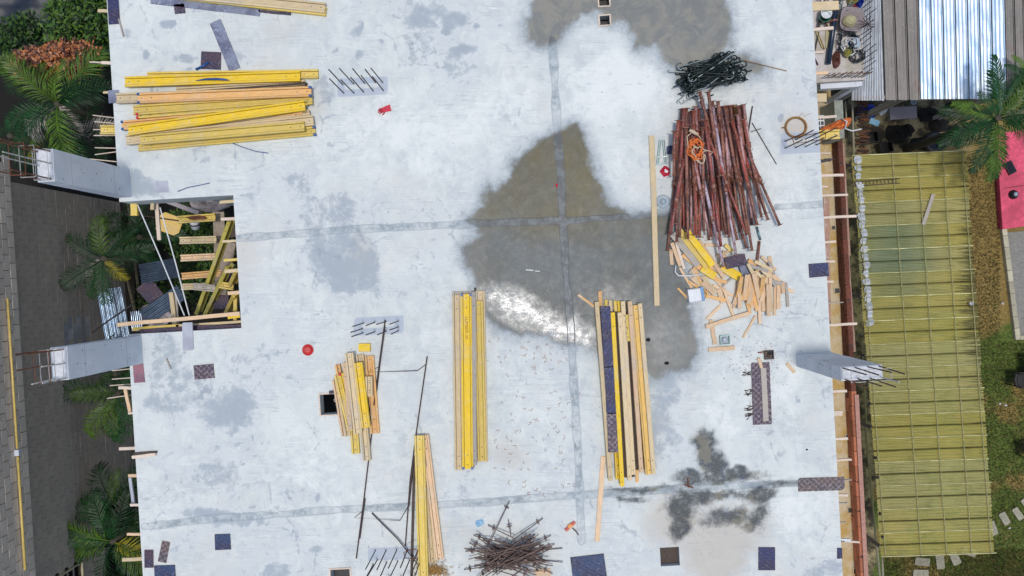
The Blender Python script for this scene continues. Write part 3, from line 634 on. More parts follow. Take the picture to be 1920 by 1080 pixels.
# long reddish boards lying along the wall
for i, (x0, y0, x1, y1, wd, lb) in enumerate([(1577, 270, 1589, 480, .15, 'reddish long board beside the brick wall, upper one'), (1583, 440, 1598, 660, .17, 'reddish long board beside the brick wall, lower one near the column'), (1573, 262, 1583, 420, .07, 'dark narrow strip of wood along the ochre ledge')]):
    A = P(x0, y0, LZ+.06+.02*i); B = P(x1, y1, LZ+.06+.02*i); Mx, Ln = frame_along(A, B)
    o = MB().cbox((Ln/2, 0, 0), (Ln, wd, .035)).build('long_board', M['plankr'] if i < 2 else M['dkw']); o.matrix_world = Mx; tag(o, lb, 'board', 'boards on the ochre ledge')
# dark red formwork side board below slab edge
A = P(1549, 370, -.5); B = P(1552, 620, -.5); Mx, Ln = frame_along(A, B); o = MB().cbox((Ln/2, 0, 0), (Ln, .12, .03)).build('formwork_board', M['plankr']); o.matrix_world = Mx; tag(o, 'dark red formwork board under the right edge of the slab', 'board')

# landing deck at the upper right
DZ = -3.0
d0 = PU(1490, 80, DZ)[0]; d1 = PU(1619, 100, DZ)[0]; dvb = PU(1580, 152, DZ)[1]
mb = MB(); ubox(mb, d0, d1, dvb, 8.5, DZ-.15, DZ); mb.build('landing_deck', M['landing'], kind='structure')
sh = thing('concrete_shaft', W(d1, dvb, LZ), 'open sided concrete shaft corner with dark inside under the rebar landing', 'shaft', rz=ANG)
hz = DZ-.152-LZ
m_ = MB(); m_.box((-.07, -.05, hz/2), (.14, .10, hz)); m_.build('corner_post', M['cold'], sh)
m_ = MB(); m_.box((-.5, -.05, hz-.10), (1.0-.145, .12, .18)); m_.build('edge_beam', M['cold'], sh)
m_ = MB(); m_.box((-.5, .35, hz/2-.1), (.98, .04, hz-.25)); m_.build('shaded_back_panel', M['dkw'], sh)  # panel coloured dark for the shade inside the shaft
m_ = MB(); m_.tube([(-.62, .18, .6), (-.62, .18, hz-.3)], .07, 12); m_.build('drain_pipe', M['cold'], sh, True)
pv = thing('parapet_wall', W(d1-.02, dvb-.1, LZ), 'narrow pale green concrete wall end below the shaft corner', 'wall', rz=ANG)
MB().cbox((-.15, -.55, .45), (.20, .9, .9), .01).build('wall_block', simple('pale_green_render', (.40, .42, .36), .9), pv)

# ------------------------------------------------------------------ NEIGHBOUR FACADE on the left
WX = -11.4
# plane parallel to slab edge
fu = UV(P(38, 720, -3.0))[0]
fw = thing('neighbour_building', W(fu, 0, GZ), 'grey block faced neighbouring building with a lighter band above, along the alley', 'building', rz=ANG)
vtop = PU(18, 340, -3.0)[1]; vbot = -9.0
Lf = vtop-vbot
op1 = (PU(172, 945, -6.03)[1], GZ, GZ+2.0)                 # dark glazed opening: v < op1[0]
op2 = (PU(127, 1055, -4.93)[1], -4.95, -3.85)
def inopen(v, z): return (v < op1[0] and z < -6.03) or (v < op2[0] and op2[1] < z < op2[2] and v > op2[0]-1.6)
tile = MB().cbox((0, 0, 0), (.285, .05, .193), .004).mesh('facade_block', M['wblock'])
tilec = MB().cbox((0, 0, 0), (.285, .05, .193), .004).mesh('facade_block', M['wclean'])
rest = MB(); cnt = 0; Rz = Matrix.Rotation(math.pi/2, 3, 'Z')
cl = PU(115, 600, -5.4), PU(155, 642, -5.4)
for r in range(25):
    z = -3.0-.1-r*.2
    k = 0; v = vtop-.145
    off = (r % 2)*.145
    while v > vbot:
        vc = v+off if v+off+.145 <= vtop+.01 else v
        if not inopen(vc, z):
            clean_ = abs(z+5.4) < .62 and PU(135, 645, z)[1] < vc < PU(135, 600, z)[1]
            if cnt < 300 and (v > -6.2) and r < 11 or clean_ and cnt < 330:
                o = link('facade_block', tilec if clean_ else tile, fw); o.location = (R_(-.002, .004), vc, z-GZ); o.rotation_euler = (0, 0, math.pi/2); cnt += 1
            else: rest.cbox((R_(-.002, .004), vc, z-GZ), (.285, .05, .193), .004, Rz)
        v -= .29
rest.build('facade_blocks', M['wblock'], fw, kind='stuff')
bk = MB(); bk.box((-.125, (vtop+vbot)/2, 2.5), (.2, Lf, 5.0)); bk.build('backing_wall', M['joint'], fw)
band = MB().cbox((0, 0, 0), (.334, .06, .205), .006).mesh('band_block', M['wband'])
vt2 = PU(14, 293, -3.0)[1]
for r in range(8):
    v = vt2-.17-(r % 2)*.17
    while v > vbot and r < 8:
        if v > -6.5:
            o = link('band_block', band, fw); o.location = (.05+R_(-.003, .004), v, 5.0+.11+r*.22); o.rotation_euler = (0, R_(-.006, .006), math.pi/2)
        v -= .348
bk = MB(); bk.box((-.08, (vt2+vbot)/2, 5.0+.885), (.2, vt2-vbot, 1.765)); bk.build('band_wall', M['joint'], fw)
bk = MB(); bk.box((-1.2, (vt2+vbot)/2, 5.0+1.70), (2.0, vt2-vbot, .12)); bk.build('roof_slab', M['wband'], fw)
# openings
f_ = MB(); f_.box((-.015, op1[0]-1.6, 1.0), (.02, 3.2, 2.0)); wdw = f_.build('window', M['dark'], fw)
f_ = MB(); zc = 1.3
for vv_ in (-.55, -.62): f_.box((.012, op1[0]+vv_, 1.0), (.03, .025, 1.96))
f_.box((.012, op1[0]-1.6, 1.98), (.03, 3.2, .04)); f_.build('frame', M['alu'], wdw)
f_ = MB(); f_.box((-.015, op2[0]-.8, (op2[1]+op2[2])/2-GZ), (.02, 1.6, op2[2]-op2[1])); wdw = f_.build('window', M['dark'], fw)
f_ = MB(); f_.box((.02, op2[0]-.8, op2[1]-GZ), (.06, 1.6, .06)); f_.box((.02, op2[0]-.0, (op2[1]+op2[2])/2-GZ), (.06, .03, op2[2]-op2[1])); f_.build('frame', M['cream'], wdw)
f_ = MB(); f_.box((.0, op2[0]-.8, op2[1]-GZ+.35), (.03, 1.6, .03)); f_.box((.0, op2[0]-.8, op2[1]-GZ+.6), (.03, 1.6, .03)); f_.build('glazing_bar', M['alu'], wdw)
# yellow conduit
pz = -2.55
pp = [P(3, 560, pz), P(8, 700, pz), P(12, 800, pz), P(16, 900, pz), P(24, 1075, pz)]
c0 = PU(3, 560, pz)
uu = fu+.13
yc = thing('yellow_conduit', W(uu, PU(10, 850, pz)[1], pz), 'long yellow pipe fixed along the light block band with a grey joint box', 'pipe', rz=ANG)
vA = PU(3, 540, pz)[1]-yc.location.dot(VX); vC = PU(20, 1070, pz)[1]-yc.location.dot(VX); v0_ = yc.location.dot(VX)
MB().tube([(0, PU(3, 560, pz)[1]-v0_, 0), (0, .09, 0)], .025, 10).build('pipe', M['yelpipe'], yc, True)
MB().tube([(0, -.09, 0), (0, vC, 0)], .028, 10).build('pipe', M['yelpipe'], yc, True)
MB().cbox((0, 0, 0), (.10, .14, .08), .01).build('joint_box', M['cold'], yc)

# ------------------------------------------------------------------ columns
def column(x0, y0, x1, y1, h, label, bars, barh, side):
    a = PU(x0, y0); b = PU(x1, y0); c = PU(x0, y1); u0 = (a[0]+c[0])/2; u1 = b[0]+(u0-a[0]); v1 = a[1]; v0 = c[1]
    e = thing('concrete_column', W((u0+u1)/2, (v0+v1)/2, 0), label, 'column', 'new concrete columns with starter bars', ANG)
    wu, wv = u1-u0, v1-v0; m_ = MB(); n = 6
    for i in range(n):                                   # faint formwork bands
        z0 = h*i/n; z1 = h*(i+1)/n; q = .002*(i % 2); m_.box((0, 0, (z0+z1)/2), (wu-q, wv-q, z1-z0-.0015))
    m_.box((0, 0, h/2), (wu-.006, wv-.006, h-.01)); m_.build('shaft', M['cold'], e)
    m_ = MB(); pts = []
    k = 8; gx = [(-wu/2+.012+(wu-.024)*i/k) for i in range(k+1)]; gy = [(-wv/2+.012+(wv-.024)*i/k) for i in range(k+1)]
    for X_ in gx:
        for Y_ in gy: pts.append((X_, Y_, h+.004+R_(0, .014)))
    m_.add(pts, [(i*(k+1)+j, (i+1)*(k+1)+j, (i+1)*(k+1)+j+1, i*(k+1)+j+1) for i in range(k) for j in range(k)])
    m_.box((0, 0, h-.01), (wu-.02, wv-.02, .02)); m_.build('column_top', M['coltop'], e)
    for i in range(9):
        hz_ = h*R_(.08, .95); s_ = 1 if side == 0 else -1; m_ = MB(); yy_ = R_(-.38, .38)*wv
        m_.tube([(s_*(wu/2-.004), yy_, hz_), (s_*(wu/2+.0015), yy_, hz_)], R_(.007, .013), 7); m_.build('tie_hole', M['joint'], e)
        if side: m_ = MB(); m_.tube([(R_(-.4, .4)*wu, wv/2-.004, hz_), (R_(-.4, .4)*wu, wv/2+.0015, hz_)], .009, 7) if False else m_.box((R_(-.4, .4)*wu, wv/2+.0005, hz_), (.02, .003, .02)); m_.build('tie_hole', M['joint'], e)
    for (z_) in (h*.24, h*.80): m_ = MB(); m_.box(((1 if side == 0 else -1)*(wu/2+.0008), 0, z_), (.002, wv*.98, .006)); m_.build('form_line', M['mortar'], e)
    for (bx, by, bh, mt) in bars:
        lx, ly = (bx-.5)*wu, (by-.5)*wv
        MB().tube([(lx, ly, h-.05), (lx+R_(-.02, .02), ly+R_(-.02, .02), h+bh)], .011, 6).build('bar', M[mt], e)
    for i, z in enumerate(barh):
        q = .02; zz = h+z; mt = 'dust' if i < 2 else 'rust'
        loop = [(-wu/2+q, -wv/2+q, zz), (wu/2-q, -wv/2+q, zz), (wu/2-q, wv/2-q, zz+.01), (-wu/2+q, wv/2-q, zz+.01), (-wu/2+q, -wv/2+q, zz)]
        MB().tube(loop, .007, 5).build('stirrup', M[mt], e)
    return e
column(218, 319.8, 245, 371.5, 2.46, 'upper concrete column on the left slab edge with rusty cage of bars', [(.2, .08, 1.1, 'rust'), (.8, .08, 1.0, 'rust'), (.15, .5, 1.2, 'dust'), (.85, .55, 1.2, 'dust'), (.15, .92, 1.1, 'rust'), (.85, .92, 1.2, 'rust')], [.12, .45, .70], 0)
column(240.5, 630.5, 267, 682.8, 2.46, 'lower concrete column on the left slab edge with three pale stirrups', [(.2, .92, .95, 'rust'), (.8, .92, .95, 'rust'), (.2, .5, .95, 'rust'), (.85, .5, .6, 'dust'), (.2, .06, .62, 'dust'), (.85, .06, .62, 'dust')], [.10, .32, .46], 0)
column(1493.5, 664.5, 1560.5, 687.5, 2.10, 'wide concrete column on the right slab edge with dark bars above the green roof', [(.06, .9, .9, 'steel'), (.35, .9, .9, 'steel'), (.65, .9, .85, 'steel'), (.93, .9, .9, 'steel'), (.1, .1, .8, 'rust'), (.4, .1, .9, 'steel'), (.7, .1, .9, 'steel'), (.95, .12, .6, 'dust')], [.35], 1)

for i, (cx, cy, lb_) in enumerate([(300, 330, 'upper left'), (300, 660, 'lower left'), (700, 160, 'upper middle'), (700, 610, 'centre left'), (1500, 270, 'upper right'), (1500, 675, 'right'), (740, 1040, 'lower middle'), (1100, 610, 'centre'), (1100, 160, 'upper centre'), (1500, 1000, 'lower right'), (1100, 1000, 'lower centre'), (330, 1000, 'bottom left')]):
    p = P(cx, cy, 0); e = MB().cbox((0, 0, (GZ-SD)/2-.002), (.6, .25, -GZ-SD), .01).build('lower_column', M['cold']); e.location = (p.x, p.y, 0); e.rotation_euler = (0, 0, ANG); e.name = 'supporting_column'
    tag(e, 'concrete column standing under the slab at the '+lb_, 'column', 'columns carrying the slab')
# ------------------------------------------------------------------ starter bar clusters
def starters(pts, h, label, mt='steel', loop=None):
    c = P(sum(p[0] for p in pts)/len(pts), sum(p[1] for p in pts)/len(pts), 0)
    e = thing('starter_bars', c, label, 'rebar', 'starter bar clusters standing in the slab')
    for q in pts:
        A = P(q[0], q[1], 0)-c; hh = (q[2] if len(q) > 2 else h)*R_(.95, 1.05)
        MB().tube([A+Vector((0, 0, -.02)), A+Vector((R_(-.02, .02), R_(-.02, .02), hh))], .011, 6).build('bar', M[mt], e)
    if loop: MB().tube([P(a, b, z)-c for a, b, z in loop], .008, 5).build('stirrup', M['rust'], e)
    return e
starters([(643+i*20.5+4*0, 159-i*1.3) for i in range(4)]+[(718, 155)]+[(645, 175), (664, 175), (682, 173), (700, 171), (719, 170)], 1.05, 'five pairs of starter bars near the red glove, leaning up left')
starters([(682, 605.5), (703, 604), (724, 603), (747, 602), (680, 616), (747, 613), (681, 624), (703, 622), (724, 621), (747, 620)], .95, 'starter bars standing in a pale patch at the head of the long rebar frame')
starters([(704+i*20, 1032-i*.5) for i in range(5)]+[(700, 1058), (708, 1049), (725, 1054), (746, 1052), (768, 1050), (786, 1040), (788, 1051), (730, 1080), (752, 1080), (772, 1078)], .95, 'dense row of starter bars beside the long yellow beam at the bottom edge', loop=[(757, 1036, .4), (775, 1028, .42), (784, 1032, .4), (780, 1048, .4), (760, 1046, .38), (757, 1036, .4)])
starters([(1472, 265), (1492, 262), (1510, 261), (1530, 259), (1472, 278), (1491, 277), (1510, 275), (1530, 272)], .95, 'starter bars at the right slab edge below the brown coil', loop=[(1485, 258, .5), (1530, 250, .5), (1548, 249, .5), (1547, 261, .5), (1489, 269, .5), (1485, 258, .5)])
# bars along the landing deck
lb = thing('landing_rebar', W(d1, dvb, DZ), 'rows of upright dark bars along the edge of the junk covered landing', 'rebar', rz=ANG)
for i in range(13):
    MB().tube([(-.95+i*.073, .06+R_(-.01, .03), 0), (-.95+i*.073+R_(-.02, .02), .06+R_(-.02, .02), R_(.42, .62))], .009, 5).build('bar', M['steel'], lb)
for i in range(16):
    MB().tube([(-.03+R_(-.02, .02), .12+i*.11, 0), (-.03+R_(-.03, .03), .12+i*.11+R_(-.02, .02), R_(.5, .8))], .009, 5).build('bar', M['steel'], lb)
MB().tube([(-.95, .07, .3), (-.5, .09, .35), (.0, .06, .36)], .007, 5).build('tie_bar', M['rust'], lb)
MB().tube([(-.02, .15, .4), (-.03, 1.9, .5)], .007, 5).build('tie_bar', M['steel'], lb)

# ------------------------------------------------------------------ timber
G_ = 'formwork beams and planks stored on the slab'
def h20(p0, p1, z, mt, label, mode='flat', wd=.19, zz=None, group=G_, cap=None, capm='strap', text=None, name='timber_beam'):
    zt = z+(.08 if mode == 'flat' else .19)
    z2 = z if zz is None else zz
    A = P(p0[0], p0[1], zt); B = P(p1[0], p1[1], zt-z+z2); hh = .04 if mode == 'flat' else .095
    A = A-Vector((0, 0, hh)); B = B-Vector((0, 0, hh)); Mx, Ln = frame_along(A, B)
    e = thing(name, None, label, 'timber beam', group, M=Mx)
    m = M[mt]
    if mode == 'flat':
        fl = .036
        for s in (-1, 1): MB().cbox((Ln/2, s*(wd/2-fl/2), 0), (Ln, fl, .08), .006).build('flange', m, e)
        MB().box((Ln/2, 0, 0), (Ln-.004, wd-2*fl-.014, .030)).build('web', m, e)
        tz = .017
    else:
        for s in (-1, 1): MB().cbox((Ln/2, 0, s*.075), (Ln, .08, .04), .006).build('flange', m, e)
        MB().box((Ln/2, 0, 0), (Ln-.004, .028, .109)).build('web', m, e)
        tz = .096
    hm = MB()
    for X_ in (.08, .26, Ln-.08, Ln-.26): 
        if 0 < X_ < Ln: hm.tube([(X_, R_(-.008, .008), tz-.012), (X_, 0, tz+.0015)], .010, 6)
    hm.build('bolt_hole', M['black'], e)
    if cap is not None:
        for c_ in cap:
            X_ = .02 if c_ == 0 else Ln-.02
            cm = MB()
            for s in (-1, 1): cm.box((X_, s*(wd/2-.018 if mode == 'flat' else .02), 0), (.05, .042, .085))
            cm.build('end_cap', M[capm], e)
    if text:
        cu = bpy.data.curves.new('t', 'FONT'); cu.body = text; cu.size = .085; cu.extrude = .0006; cu.align_y = 'CENTER'
        t_ = bpy.data.objects.new('t', cu); COL.objects.link(t_); dg = bpy.context.evaluated_depsgraph_get(); me_ = bpy.data.meshes.new_from_object(t_.evaluated_get(dg))
        bpy.data.objects.remove(t_); me_.materials.clear(); me_.materials.append(M['inkb'])
        o = link('lettering', me_, e); o.location = (.42, 0, tz+.001)
    return e
def plank(p0, p1, z, wd, mt, label, th=.035, zz=None, cat='plank', group=None, name='timber_plank', bow=.004):
    zt = z+th; A = P(p0[0], p0[1], zt); B = P(p1[0], p1[1], (z if zz is None else zz)+th)
    A = A-Vector((0, 0, th/2)); B = B-Vector((0, 0, th/2)); Mx, Ln = frame_along(A, B)
    m_ = MB(); n = 5; ch = min(.005, th*.2); y_, z_ = wd/2, th/2; bo = R_(-bow, bow)*Ln; o_ = 0
    prof = [(-y_+ch, -z_), (y_-ch, -z_), (y_, -z_+ch), (y_, z_-ch), (y_-ch, z_), (-y_+ch, z_), (-y_, z_-ch), (-y_, -z_+ch)]
    for i in range(n+1):
        t = i/n; sk = R_(-.003, .003)
        for a_, b_ in prof: m_.v.append((Ln*t+(R_(-.006, .006) if i in (0, n) else 0), a_+bo*4*t*(1-t)+sk, b_))
    for i in range(n):
        for k in range(8): m_.f.append((i*8+k, i*8+(k+1) % 8, (i+1)*8+(k+1) % 8, (i+1)*8+k))
    m_.f.append(tuple(range(7, -1, -1))); m_.f.append(tuple(n*8+k for k in range(8)))
    o = m_.build(name, M[mt]); o.matrix_world = Mx; return tag(o, label, cat, group)

SA = 'yellow beams stacked at the upper left'
h20((275, 143), (596, 138), .0, 'yel2', 'yellow beam with its square end sticking out furthest right, topmost of upper left pile', group=SA, wd=.17)
h20((233, 153), (562, 142), .08, 'yel', 'yellow beam with a blue strap lying on it, in the upper left pile', group=SA, wd=.19)
h20((330, 171), (571, 157), .0, 'pale', 'pale narrow beam half hidden above the orange beam in the upper left pile', group=SA, wd=.15)
h20((217, 184), (565, 172), .06, 'pale', 'pale beam whose whitish left end overhangs under the orange beam', group=SA, wd=.19)
h20((257, 184), (583, 171), .14, 'org', 'orange faded beam with blue corner marks in the upper left pile', group=SA, wd=.19, cap=(0, 1))
h20((249, 206), (585, 186), .06, 'yel2', 'wide pale yellow beam directly below the orange beam', group=SA, wd=.18)
h20((255, 217), (575, 192), .10, 'yel2', 'mottled beam between the pale wide beam and the bright yellow beam', group=SA, wd=.10, cap=(0,), capm='redsoft')
h20((227, 235), (566, 205), .06, 'org', 'orange tipped beam just under the bright yellow beam', group=SA, wd=.17, cap=(0,))
h20((239, 244), (571, 197), .18, 'yel', 'brightest yellow beam lying slanted on top of the upper left pile', group=SA, wd=.19)
h20((245, 258), (580, 212), .06, 'pale', 'thin pinkish beam under the lower side of the bright yellow beam', group=SA, wd=.13)
h20((235, 262), (587, 225), .08, 'pale', 'pale beam with whitish right end in the lower half of the pile', group=SA, wd=.19)
h20((262, 262), (570, 236), .15, 'yel2', 'dull yellow beam with pale right end, second from the bottom of the pile', group=SA, wd=.18)
h20((258, 275), (591, 245), .0, 'yel2', 'lowest beam of the upper left pile with blue and green right tip', group=SA, wd=.17, cap=(1,))
h20((330, 178), (575, 160), .0, 'dkw', 'dark reddish board seen through the gap in the upper left pile', group=SA, wd=.12)
SB = 'short beams bundled at left centre'
zB = 'in the short left centre bundle'
h20((628, 712), (646, 818), .0, 'pine', 'leftmost pinkish narrow beam '+zB, group=SB, wd=.12)
h20((640, 750), (652, 818), .05, 'pale', 'whitish short beam low on the left side '+zB, group=SB, wd=.11)
h20((633, 703), (658, 808), .07, 'yel2', 'slanted yellow beam on the left side '+zB, group=SB, wd=.14)
h20((642, 699), (665, 800), .11, 'yel', 'strong yellow slanted beam with a pink painted end '+zB, group=SB, wd=.15, cap=(0,), capm='redsoft')
h20((632, 684), (648, 760), .02, 'org', 'splintered orange end piece at the upper left '+zB, group=SB, wd=.10)
h20((646, 680), (657, 806), .02, 'pine', 'thin upright pine beam '+zB, mode='up', group=SB)
h20((656, 700), (667, 851), .0, 'yel2', 'beam reaching down second furthest '+zB, group=SB, wd=.15)
h20((654, 662), (671, 813), .17, 'pale', 'greenish pale beam lying on top in the middle '+zB, group=SB, wd=.16)
h20((674, 665), (690, 790), .0, 'pale', 'pale beam mostly hidden under the bright yellow one '+zB, group=SB, wd=.15)
h20((692, 667), (703, 813), .0, 'org', 'orange beam along the right side '+zB, group=SB, wd=.17)
h20((677, 740), (688, 864), .04, 'pale', 'pale beam reaching lowest '+zB, group=SB, wd=.15)
h20((671, 680), (686, 802), .19, 'yel', 'bright yellow beam on top '+zB, group=SB, wd=.16)
h20((691, 706), (692, 744), .12, 'pale', 'very short whitish beam end with a bolt hole '+zB, group=SB, wd=.13)
plank((672, 652), (694, 652), 0, .15, 'yel', 'small yellow offcut lying alone above the short bundle', .07, cat='offcut')
SC = 'bundle of long beams in the centre'
h20((866, 546), (872, 878), .0, 'grw', 'grey beam underneath the bright yellow beam in the centre bundle', group=SC, wd=.36)
h20((856, 553), (861, 882), .08, 'pale', 'pale leftmost long beam in the centre bundle', group=SC, wd=.17)
h20((874, 551), (877, 880), .16, 'yel', 'bright yellow long beam with printed lettering in the centre bundle', group=SC, wd=.20, cap=(0, 1), text='LUMBER-20')
h20((888, 547), (890, 872), .04, 'grw', 'grey narrow upright beam right of the bright yellow one', mode='up', group=SC)
h20((900, 545), (906, 866), .0, 'pale', 'pale lower beam on the right of the centre bundle', group=SC, wd=.18)
h20((897, 564), (904, 865), .08, 'yel2', 'dull yellow long beam on the right of the centre bundle', group=SC, wd=.16)
plank((891, 540), (891, 570), .0, .04, 'dkw', 'dark stick poking out of the top of the centre bundle')
SD_ = 'bundle of long timbers right of centre'
plank((1150, 580), (1173, 895), 0, .34, 'dkw', 'dark board lying under the right centre bundle', .05, group=SD_)
plank((1180, 585), (1203, 880), 0, .30, 'dkw', 'second dark board under the right half of the right centre bundle', .04, group=SD_)
h20((1119, 566), (1145, 902), .0, 'pale', 'leftmost upright pale beam beside the navy boards', mode='up', group=SD_)
plank((1135, 575), (1142, 687), .20, .19, 'navy', 'upper navy board on the right centre bundle', .021, name='plywood_strip', group='navy boards on the right centre bundle')
plank((1142.2, 689), (1147, 774), .20, .19, 'navy', 'middle navy board on the right centre bundle', .021, name='plywood_strip', group='navy boards on the right centre bundle')
plank((1147.3, 776), (1150, 848), .20, .19, 'plumlat', 'lattice patterned plum board lowest of the three strip boards', .021, name='plywood_strip', group='navy boards on the right centre bundle')
h20((1134, 572), (1152, 850), .0, 'pale', 'hidden pale beam carrying the navy boards', group=SD_, wd=.15, zz=0)
h20((1157, 830), (1160, 899), .05, 'yel', 'short bright yellow beam end at the foot of the right centre bundle', group=SD_, wd=.11)
h20((1149, 586), (1167, 912), .04, 'yel', 'slim bright yellow upright beam right of the navy boards', mode='up', group=SD_)
h20((1162, 586), (1181, 901), .05, 'pale', 'pale upright beam in the middle of the right centre bundle', mode='up', group=SD_)
h20((1168, 565), (1188, 890), .02, 'pale', 'second pale upright beam in the middle, standing higher at the top', mode='up', group=SD_)
h20((1181, 565), (1203, 886), .06, 'pine', 'cream upright beam left of the wide orange beam', mode='up', group=SD_)
h20((1174, 590), (1178, 640), .02, 'yel2', 'short upright yellow piece near the top of the right centre bundle', mode='up', group=SD_)
h20((1192, 572), (1219, 890), .06, 'amber', 'wide orange yellow beam on the right of the bundle', group=SD_, wd=.17)
h20((1200, 569), (1226, 889), .0, 'pale', 'outermost right narrow beam of the bundle', mode='up', group=SD_)
plank((1192, 838), (1195, 904), .0, .06, 'org', 'short orange stick at the foot of the right centre bundle')
plank((1125, 546), (1126, 578), .02, .07, 'org', 'small orange stub sticking up from the top of the right centre bundle')
plank((1084, 553), (1113, 574), .0, .045, 'pine', 'thin pointed stick leaning away left of the right centre bundle')
plank((1093, 558), (1115, 575), .02, .03, 'org', 'splinter lying along the thin pointed stick')
for i, (xx, mt) in enumerate([(1136, 'yel2'), (1144, 'pale'), (1153, 'yel2'), (1160, 'yel')]):
    plank((xx, 562+i), (xx+2, 584), .0, .06, mt, ['first', 'second', 'third', 'fourth'][i]+' small stub from the left along the top of the right centre bundle', .06, group='stubs at the head of the right centre bundle')
SE = 'long beams leaning out of the bottom edge'
h20((795, 876), (811, 1056), .0, 'pale', 'pale lower beam between the two long ones at the bottom', group=SE, wd=.14)
h20((796, 816), (825, 1049), .03, 'pine', 'pinkish brown long beam slanting right at the bottom', group=SE, wd=.15)
h20((786, 817), (794, 1100), .12, 'yel2', 'long yellow beam running off the bottom edge', group=SE, wd=.19)
plank((777, 860), (771, 1100), .0, .05, 'dkw', 'dark slat beside the long yellow beam at the bottom')
ST = 'beams at the top edge'
h20((330, -14), (609, 14), .06, 'pale', 'pale yellow beam along the top edge of the slab', group=ST, wd=.19)
h20((335, -10), (611, 21), .0, 'yel2', 'lower yellow beam half under the pale one at the top edge', group=ST, wd=.16)
plank((283, 0), (487, 24), .0, .13, 'greyply', 'long dark plywood strip caked with cement at the top edge', .02, name='plywood_strip')
plank((327, 17), (346, 15), .0, .18, 'plum', 'small dark block under the long plywood strip', .02, name='plywood_strip')
plank((485, 20), (545, 26), .0, .05, 'plum', 'dark remnant of board under the top edge beams', .02, name='plywood_strip')
plank((1222, 254), (1232, 573), .0, .10, 'pale', 'long single plank lying left of the red props', .05)
plank((1131, 856), (1120, 1015), .0, .09, 'pine', 'thin pine plank left of the foot of the right centre bundle', .03)

# ------------------------------------------------------------------ plywood panels lying on the slab
def panel(cx, cy, wpx, hpx, ang, mt, label, z=.0, th=.021, scale=100., cut=0, cat='panel', clamp=False, name='plywood_sheet', group='plywood offcuts on the slab'):
    p = P(cx, cy, z+th); e_w, e_h = wpx/scale, hpx/scale
    m_ = MB(); x_, y_ = e_w/2, e_h/2; c_ = cut/scale
    pts = [(-x_, -y_), (x_-c_, -y_+R_(0, .01)), (x_, -y_+c_+.001), (x_-R_(0, .01), y_), (-x_+c_*.8+.001, y_), (-x_, y_-c_*.8-.001)]
    m_.prism(pts, -th, 0)
    o = m_.build(name, M[mt]); o.location = p; o.rotation_euler = (0, 0, math.radians(ang)); return tag(o, label, cat, group)
panel(395.5, 113.5, 38, 33, -3, 'plum', 'dark brown square board beside the grey slanted plank')
panel(212.5, 15, 21, 60, 3, 'navy', 'dark blue board on the upper left corner of the slab')
plank((403, 40), (440, 130), .0, .22, 'greyply', 'grey cement caked board slanting above the upper left pile', .021, name='plywood_sheet')
panel(213, 181, 20, 24, 3, 'greyply', 'small board under the whitish overhanging beam end on the left edge')
panel(352, 631, 20, 53, 2, 'palegrey', 'pale grey board bridging the edge of the big opening', cut=3, z=.003)
panel(382.5, 697, 38, 27, 5, 'plumlat', 'small patterned dark panel below the big opening')
panel(260, 699, 20, 38, 4, 'redply', 'reddish worn board at the left slab edge below the column')
panel(417.5, 1016.5, 30, 30, 2, 'blue', 'small teal blue square board at the lower left')
panel(307.5, 1035, 16, 40, -12, 'brnlat', 'narrow reddish patterned board at the lower left corner')
panel(279, 1048, 17, 34, 0, 'plum', 'dark upright board against the lower left slab edge')
panel(309, 1073, 40, 26, 2, 'blue', 'dark green stained board cut by the bottom edge at the left')
panel(1535.5, 506.5, 36, 26, 4, 'navy', 'navy board overhanging the right slab edge')
panel(1428, 738, 35, 116, 2, 'plumlat', 'tall plum panel with diamond lattice near the right column', cut=2)
panel(1434, 740, 10, 100, 3, 'grw', 'ragged pale strip along the tall plum lattice panel', z=.02, th=.012)
panel(1540.5, 908, 86, 25, 2, 'brnlat', 'brown diamond patterned board overhanging the right slab edge', cut=5, z=.002)
panel(1438, 1048, 31, 43, 0, 'navy', 'navy board with white flecks at the bottom right')
panel(1575, 1038, 9, 20, 0, 'navy', 'tiny navy board at the lower right slab edge', z=.002)
panel(1104, 1066, 64, 48, 7, 'blue', 'large blue square sheet cut by the bottom edge', th=.03)
panel(1018, 1074, 30, 14, 2, 'pine', 'small tan board corner by the bottom edge next to the rod heap')
panel(304, 350, 24, 22, 2, 'palegrey', 'pale square cement patch board near the upper left column', th=.004)
for (a, b, lb_) in [((222, 35), (231, 68), 'thin grey slat on the slab beside the navy corner board'), ((1423, 672), (1428, 690), 'small pine block at the head of the tall plum panel'), ((1476, 682), (1490, 698), 'small pine block beside the right column'), ((311, 672), (320, 692), 'tiny stick left of the small patterned panel')]:
    plank(a, b, 0, .06 if 'block' in lb_ else .025, 'pine' if 'block' in lb_ else 'grw', lb_)

# hole frames
def hole_frame(h, label, mt='pink', extra=None):
    u0, u1, v0, v1 = h; e = thing('opening_surround', W((u0+u1)/2, (v0+v1)/2, 0), label, 'frame', 'frames round the small slab openings', ANG)
    wu, wv = u1-u0, v1-v0; t = .025
    for (cx, cy, a_, b_) in [(0, wv/2+t/2, wu+2*t, t), (0, -wv/2-t/2, wu+2*t, t), (wu/2+t/2, 0, t, wv), (-wu/2-t/2, 0, t, wv)]:
        MB().cbox((cx, cy, .01), (a_, b_, .03) if a_ > b_ else (a_, b_, .028), .003).build('side_board', M[mt], e)
    return e
hole_frame(holes[1], 'pinkish frame round the opening left of the short bundle')
hole_frame(holes[2], 'white frame round the opening cut by the top edge')
hole_frame(holes[3], 'white frame round the second opening near the top edge')
hole_frame(holes[5], 'pale frame round the opening cut by the bottom edge')
panel(628, 735, 22, 6, 5, 'plum', 'dark slat across the frame of the left opening', z=.03)
